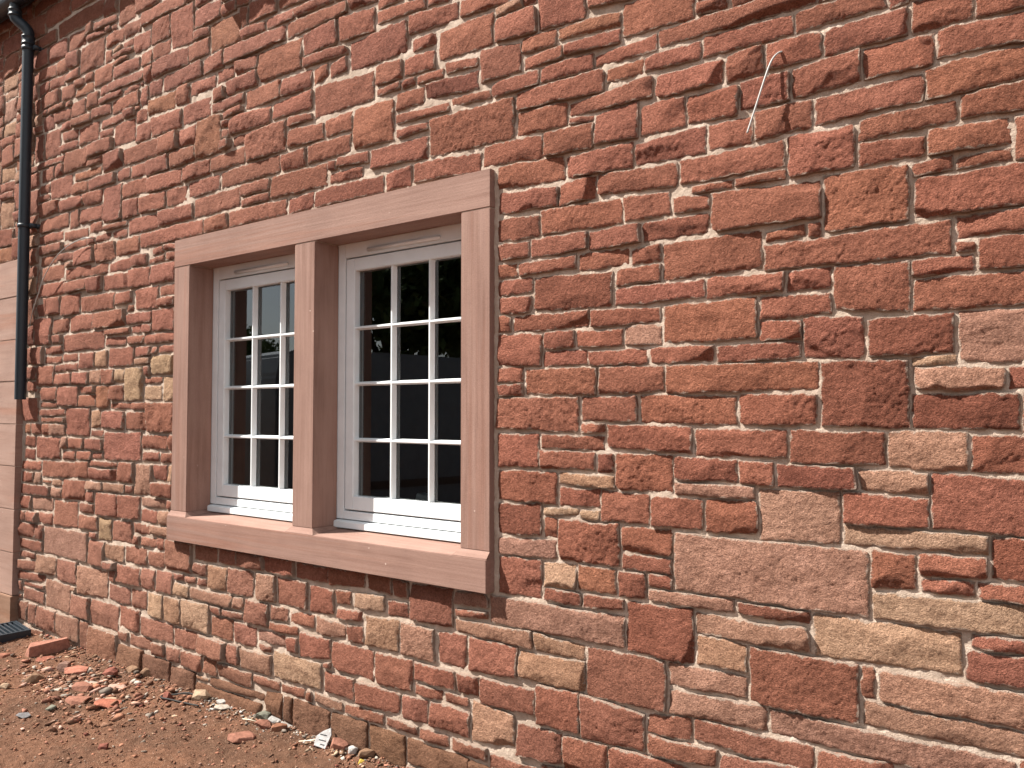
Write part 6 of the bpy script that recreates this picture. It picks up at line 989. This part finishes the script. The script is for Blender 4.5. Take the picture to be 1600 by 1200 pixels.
for k, (nm, lb, x, y, sx, sy, sz, rz, col, sd, tl) in enumerate(ROCKS):
    k_ = .80 if sx > .09 else .9
    rock(nm, nm, lb, x, y, sx * k_, sy * k_, sz * k_, rz, [c * .92 for c in col], sd, tl, .22, 18 if sz < .04 else 20)
# white shard with dark marks
bm = bmesh.new(); pts = [(-.028, -.04), (.030, -.045), (.034, .02), (.02, .05), (-.012, .028), (-.034, .0)]
prism(bm, pts, 'z', -.006, .006); o = bm_obj('shard', bm, M_ROCK, None, .001); tint_bm(o.data, (.42, .41, .40)); o.location = (-2.875, -.075, gz(-2.875, -.075) + .030); o.rotation_euler = (math.radians(48), math.radians(8), math.radians(24))
for k, (ya, xa, xb) in enumerate(((.012, -.018, .016), (-.012, -.014, .020), (-.03, .0, .02))):
    b = bmesh.new(); add_box(b, xa, xb, ya - .002, ya + .002, .0062, .0072); q = bm_obj('dark_streak', b, M_GASKET, o)
tag(o, 'white shard with dark streaks leaning at the wall foot', 'shard')
def stick(label, p, q_, r=.0022):
    p, q_ = Vector(p), Vector(q_); p.z += gz(p.x, p.y); q_.z += gz(q_.x, q_.y)
    bm = bmesh.new(); d = q_ - p; tube(bm, [Vector((0, 0, 0)), d * .5 + Vector((0, 0, .003)), d], [r, r * 1.1, r * .7], 8)
    o = bm_obj('splinter', bm, M_TIMBER); o.location = p; tag(o, label, 'splinter')
stick('pale splinter, the nearer of two pointing at the white shard', (-2.985, -.125, .012), (-2.895, -.085, .016))
stick('pale splinter, the farther of two pointing at the white shard', (-2.955, -.100, .016), (-2.885, -.068, .020))
stick('thin pale splinter left of the red flat-topped stone', (-3.42, -.12, .012), (-3.33, -.10, .02))
bm = bmesh.new()
sp = [(-3.86, -.085, .018), (-3.94, -.10, .024), (-4.02, -.13, .020), (-4.055, -.165, .014), (-4.03, -.195, .012), (-3.95, -.18, .012), (-3.84, -.15, .010), (-3.78, -.135, .008)]
b0 = Vector(sp[0]); tube(bm, spline([Vector((p[0], p[1], p[2] + gz(p[0], p[1]))) - b0 for p in sp], 6), .0048, 8)
o = bm_obj('strap', bm, M_RUBBER); o.location = b0; tag(o, 'looped black strap lying on the soil by the buff angular stone', 'strap')

# drain grate
dg = empty('drain_grate', (-6.06, -.34, .03)); tag(dg, 'black slotted drain grate lying on the soil below the dressed door stones', 'drain grate')
dg.rotation_euler = (0, math.radians(3), math.radians(-4))
bm = bmesh.new()
for b in ((-.14, .14, -.30, -.285, -.03, .036), (-.14, .14, .275, .29, -.03, .036), (-.14, -.122, -.285, .275, -.03, .036), (.122, .14, -.285, .275, -.03, .036)): add_box(bm, *b)
bm_obj('rim', bm, M_BLACK, dg, .002)
for k in range(19):
    y = -.265 + k * .0295
    bm = bmesh.new(); add_box(bm, -.1225, .1225, y - .006, y + .006, .010, .034); bm_obj('slat', bm, M_BLACK, dg, .001)

# gravel and soil crumbs, far too many to count
def gravel():
    rg = np.random.default_rng(5); rr = random.Random(8)
    protos = []
    for k in range(14):
        bm = rock_bm(1, 1, 1, 500 + k, 11); bmesh.ops.triangulate(bm, faces=bm.faces); bm.verts.index_update()
        protos.append((np.array([v.co[:] for v in bm.verts]), np.array([[v.index for v in f.verts] for f in bm.faces]))); bm.free()
    cols = [(.24, .115, .072)] * 8 + [(.185, .10, .065)] * 7 + [RED, RED, (.36, .16, .10), (.36, .24, .16), (.38, .23, .17), (.28, .23, .185), GREY, DRED]
    Ps = []; Qs = []; Ts = []; off = 0
    def put(x, y, s, c):
        nonlocal off
        v, f = protos[rr.randrange(14)]
        a = rr.uniform(0, 6.28); fl = rr.uniform(.25, .7)
        sc = np.array([s * rr.uniform(.8, 1.5), s * rr.uniform(.6, 1.0), s * fl]); p = v * sc
        tx = rr.uniform(-.4, .4); p = p @ np.array([[1, 0, 0], [0, math.cos(tx), math.sin(tx)], [0, -math.sin(tx), math.cos(tx)]])
        p = p @ np.array([[math.cos(a), math.sin(a), 0], [-math.sin(a), math.cos(a), 0], [0, 0, 1]])
        p = p + np.array([x, y, gz(x, y) + s * fl * .22])
        Ps.append(p); Qs.append(f + off); off += len(p)
        k = rr.uniform(.75, 1.25); Ts.append(np.tile([c[0] * k, c[1] * k, c[2] * k, 0], (len(p), 1)))
    for _ in range(9000):                                   # scattered crumbs
        x = rr.uniform(-6.9, -2.1); y = -1.25 * rr.random() ** 1.15 + .01
        put(x, y, min(.035, .0035 + .0048 * rr.expovariate(1.0)), rr.choice(cols))
    for _ in range(1100):                                   # the spread of chips round the heap
        x = rr.gauss(-4.55, .42); y = min(-.01, rr.gauss(-.34, .16))
        put(x, y, min(.06, .008 + .012 * rr.expovariate(1.0)), rr.choice(cols + [RED, RED, PINK, WHITE, PINK]))
    for _ in range(900):                                    # the line of chips at the wall foot
        x = rr.uniform(-6.1, -2.2); y = -abs(rr.gauss(0, .05)) - .012
        put(x, y, min(.035, .006 + .008 * rr.expovariate(1.0)), rr.choice(cols + [GREY, GREY, BROWN]))
    for _ in range(420):
        x = rr.choice((-3.75, -3.3, -2.85)) + rr.gauss(0, .13); y = -abs(rr.gauss(0, .05)) - .02
        put(x, y, min(.03, .007 + .008 * rr.expovariate(1.0)), rr.choice([GREY, WHITE, BUFF, BROWN, (.4, .37, .34)]))
    me = np_mesh('gravel', np.concatenate(Ps), np.concatenate(Qs), False, np.concatenate(Ts))
    o = link('gravel', me, M_ROCK); tag(o, 'loose red and grey stone chips strewn over the soil', 'gravel', None, 'stuff')
gravel()

# things on the window board inside
def inside(name, cat, label, x, y, build, mat):
    bm = bmesh.new(); build(bm); o = bm_obj(name, bm, mat, None, .004, 2); o.location = (x, y, 1.061); tag(o, label, cat)
inside('plastic_tub', 'tub', 'grey plastic tub on the window board behind the middle bottom pane of the right light', -2.60, .30, lambda b: prism(b, [(-.05, .0), (.045, .0), (.055, .09), (-.02, .10)], 'y', -.03, .03), mat_plain('grey_plastic', (.5, .55, .58), .5))
inside('tool_handle', 'tool', 'orange handle lying behind the bottom left pane of the right light', -2.90, .30, lambda b: tube(b, [(0, 0, .02), (.03, 0, .05), (.10, 0, .03)], [.014, .018, .008], 10), mat_plain('orange_plastic', (.7, .28, .04), .5))

# ------------------------------------------------------------------ what the panes mirror: a parked van and trees across the site
def van():
    a = Vector((-6.04, -1.75, 0)); b = Vector((-5.10, -5.75, 0)); d = (b - a).normalized(); nrm = Vector((-d.y * -1, d.x * -1, 0))
    nrm = Vector((d.y, -d.x, 0)) if d.y * -1 > 0 else nrm
    root = empty('parked_van', a); ang = math.atan2(d.y, d.x); root.rotation_euler = (0, 0, ang)
    tag(root, 'tall grey panel van mirrored in the lower window panes', 'van')
    L = (b - a).length + .9; Wd = -1.9                       # local x along the side, local y into the body
    paint = mat_plain('van_paint', (.09, .11, .135), .3, .5, 3, .05); dark = mat_plain('van_glass', (.02, .022, .025), .08, .6); tyre = mat_plain('tyre', (.02, .02, .02), .8)
    prof = [(0, .35), (0, 1.9), (.06, 2.10), (.25, 2.17), (L - 1.7, 2.15), (L - 1.45, 2.05), (L - .75, 1.25), (L - .05, 1.05), (L, .9), (L, .4), (L - .3, .32), (.3, .32)]
    bm = bmesh.new(); prism(bm, [(p[0], p[1]) for p in prof], 'y', 0, Wd); o = bm_obj('body', bm, paint, root, .03, 2)
    bm = bmesh.new(); prism(bm, [(L - 2.3, 1.25), (L - 2.3, 1.8), (L - 1.55, 1.8), (L - 1.0, 1.25)], 'y', .006, -.01); bm_obj('side_window', bm, dark, root)
    for x0 in (.05, 1.75):
        bm = bmesh.new(); add_box(bm, x0, x0 + 1.6, .002, .008, .5, 1.95); bm_obj('side_panel', bm, paint, root, .002)
    bm = bmesh.new(); add_box(bm, .0, L - .9, .004, .02, .78, .86); bm_obj('rub_strip', bm, dark, root, .003)
    for x in (.75, L - .85):
        for y in (-.12, Wd + .12):
            bm = bmesh.new(); tube(bm, [(x, y - .11, .33), (x, y - .1, .33), (x, y + .1, .33), (x, y + .11, .33)], [.26, .33, .33, .26], 20); bm_obj('wheel', bm, tyre, root)
van()
def tree_parts(seed, h, rx, rz, cz, leaves, ls):
    rg = random.Random(seed); bm = bmesh.new()
    tube(bm, [(0, 0, -.1), (.03, 0, h * .2), (-.04, .05, h * .42), (.05, 0, h * .7)], [h * .030, h * .024, h * .018, h * .006], 9)
    for k in range(9):
        a = rg.uniform(0, 6.28); z0 = h * rg.uniform(.22, .6); e = Vector((math.cos(a) * rx * .7, math.sin(a) * rx * .7, cz + rg.uniform(-.4, .6) * rz))
        tube(bm, [(0, 0, z0), (e.x * .45, e.y * .45, z0 + (e.z - z0) * .6), e], [h * .011, h * .007, h * .003], 6)
    me_t = bpy.data.meshes.new('trunk'); bmesh.ops.recalc_face_normals(bm, faces=bm.faces); bm.to_mesh(me_t); bm.free(); me_t.materials.append(M_BARK)
    cl = []
    for k in range(34):
        v = Vector((rg.gauss(0, 1), rg.gauss(0, 1), rg.gauss(0, 1))).normalized() * rg.uniform(.25, 1.0) ** .6
        cl.append((v.x * rx * .82, v.y * rx * .82, cz + v.z * rz * .85, rg.uniform(.22, .42) * min(rx, rz), rg.uniform(.7, 1.3)))
    r = np.random.default_rng(seed); n = leaves
    ci = r.integers(0, len(cl), n); C = np.array(cl)[ci]
    d = r.normal(size=(n, 3)); d /= np.linalg.norm(d, axis=1)[:, None]; p = C[:, :3] + d * (C[:, 3] * r.uniform(.3, 1, n) ** .5)[:, None]
    u = r.normal(size=(n, 3)); u /= np.linalg.norm(u, axis=1)[:, None]; w = np.cross(u, r.normal(size=(n, 3))); w /= np.linalg.norm(w, axis=1)[:, None]
    s = ls * r.uniform(.6, 1.3, n)[:, None]
    V = np.stack([p - u * s, p + w * s * .5, p + u * s, p - w * s * .5], 1).reshape(-1, 3)
    Q = np.arange(n * 4).reshape(n, 4)
    t = np.ones((n, 4)); t[:, :3] = np.array([.055, .085, .028]) * (C[:, 4] * r.uniform(.75, 1.25, n))[:, None]
    me_c = np_mesh('crown', V, Q, False, np.repeat(t, 4, 0)); me_c.materials.append(M_LEAF)
    return me_t, me_c
TA = tree_parts(1, 7.0, 2.3, 2.5, 4.4, 9000, .13); TB = tree_parts(2, 6.0, 2.9, 2.3, 3.8, 7000, .16)
TREES = [(TA, -8.9, -8.7, 1.0, 20, 'leafy tree mirrored in the top panes of the right window light'), (TB, -5.6, -12.2, 1.25, 80, 'broad tree mirrored at the right edge of the right window light'),
         (TA, -12.9, -10.3, 1.12, 250, 'dense tree mirrored left of the leafy one in the right light'),
         (TB, -31, -13.5, .80, 10, 'far tree mirrored low in the top panes of the left window light'), (TA, -30, -18.5, .78, 140, 'far tree, second of the row mirrored behind the van'),
         (TB, -28, -23, .85, 200, 'far tree, third of the row mirrored behind the van'), (TA, -34, -9.5, .70, 60, 'far tree at the left end of the mirrored row'),
         (TB, -22, -27, 1.15, 33, 'far tree at the right end of the mirrored row'), (TB, -13.5, -18.5, 1.2, 120, 'tall tree mirrored behind the leafy one in the right light')]
for (mt, mc), x, y, s, rz, lb in TREES:
    t = empty('tree', (x, y, -.02)); t.scale = (s, s, s); t.rotation_euler = (0, 0, math.radians(rz)); tag(t, lb, 'tree', 'trees mirrored in the window')
    link('trunk', mt, None, t); link('crown', mc, None, t)
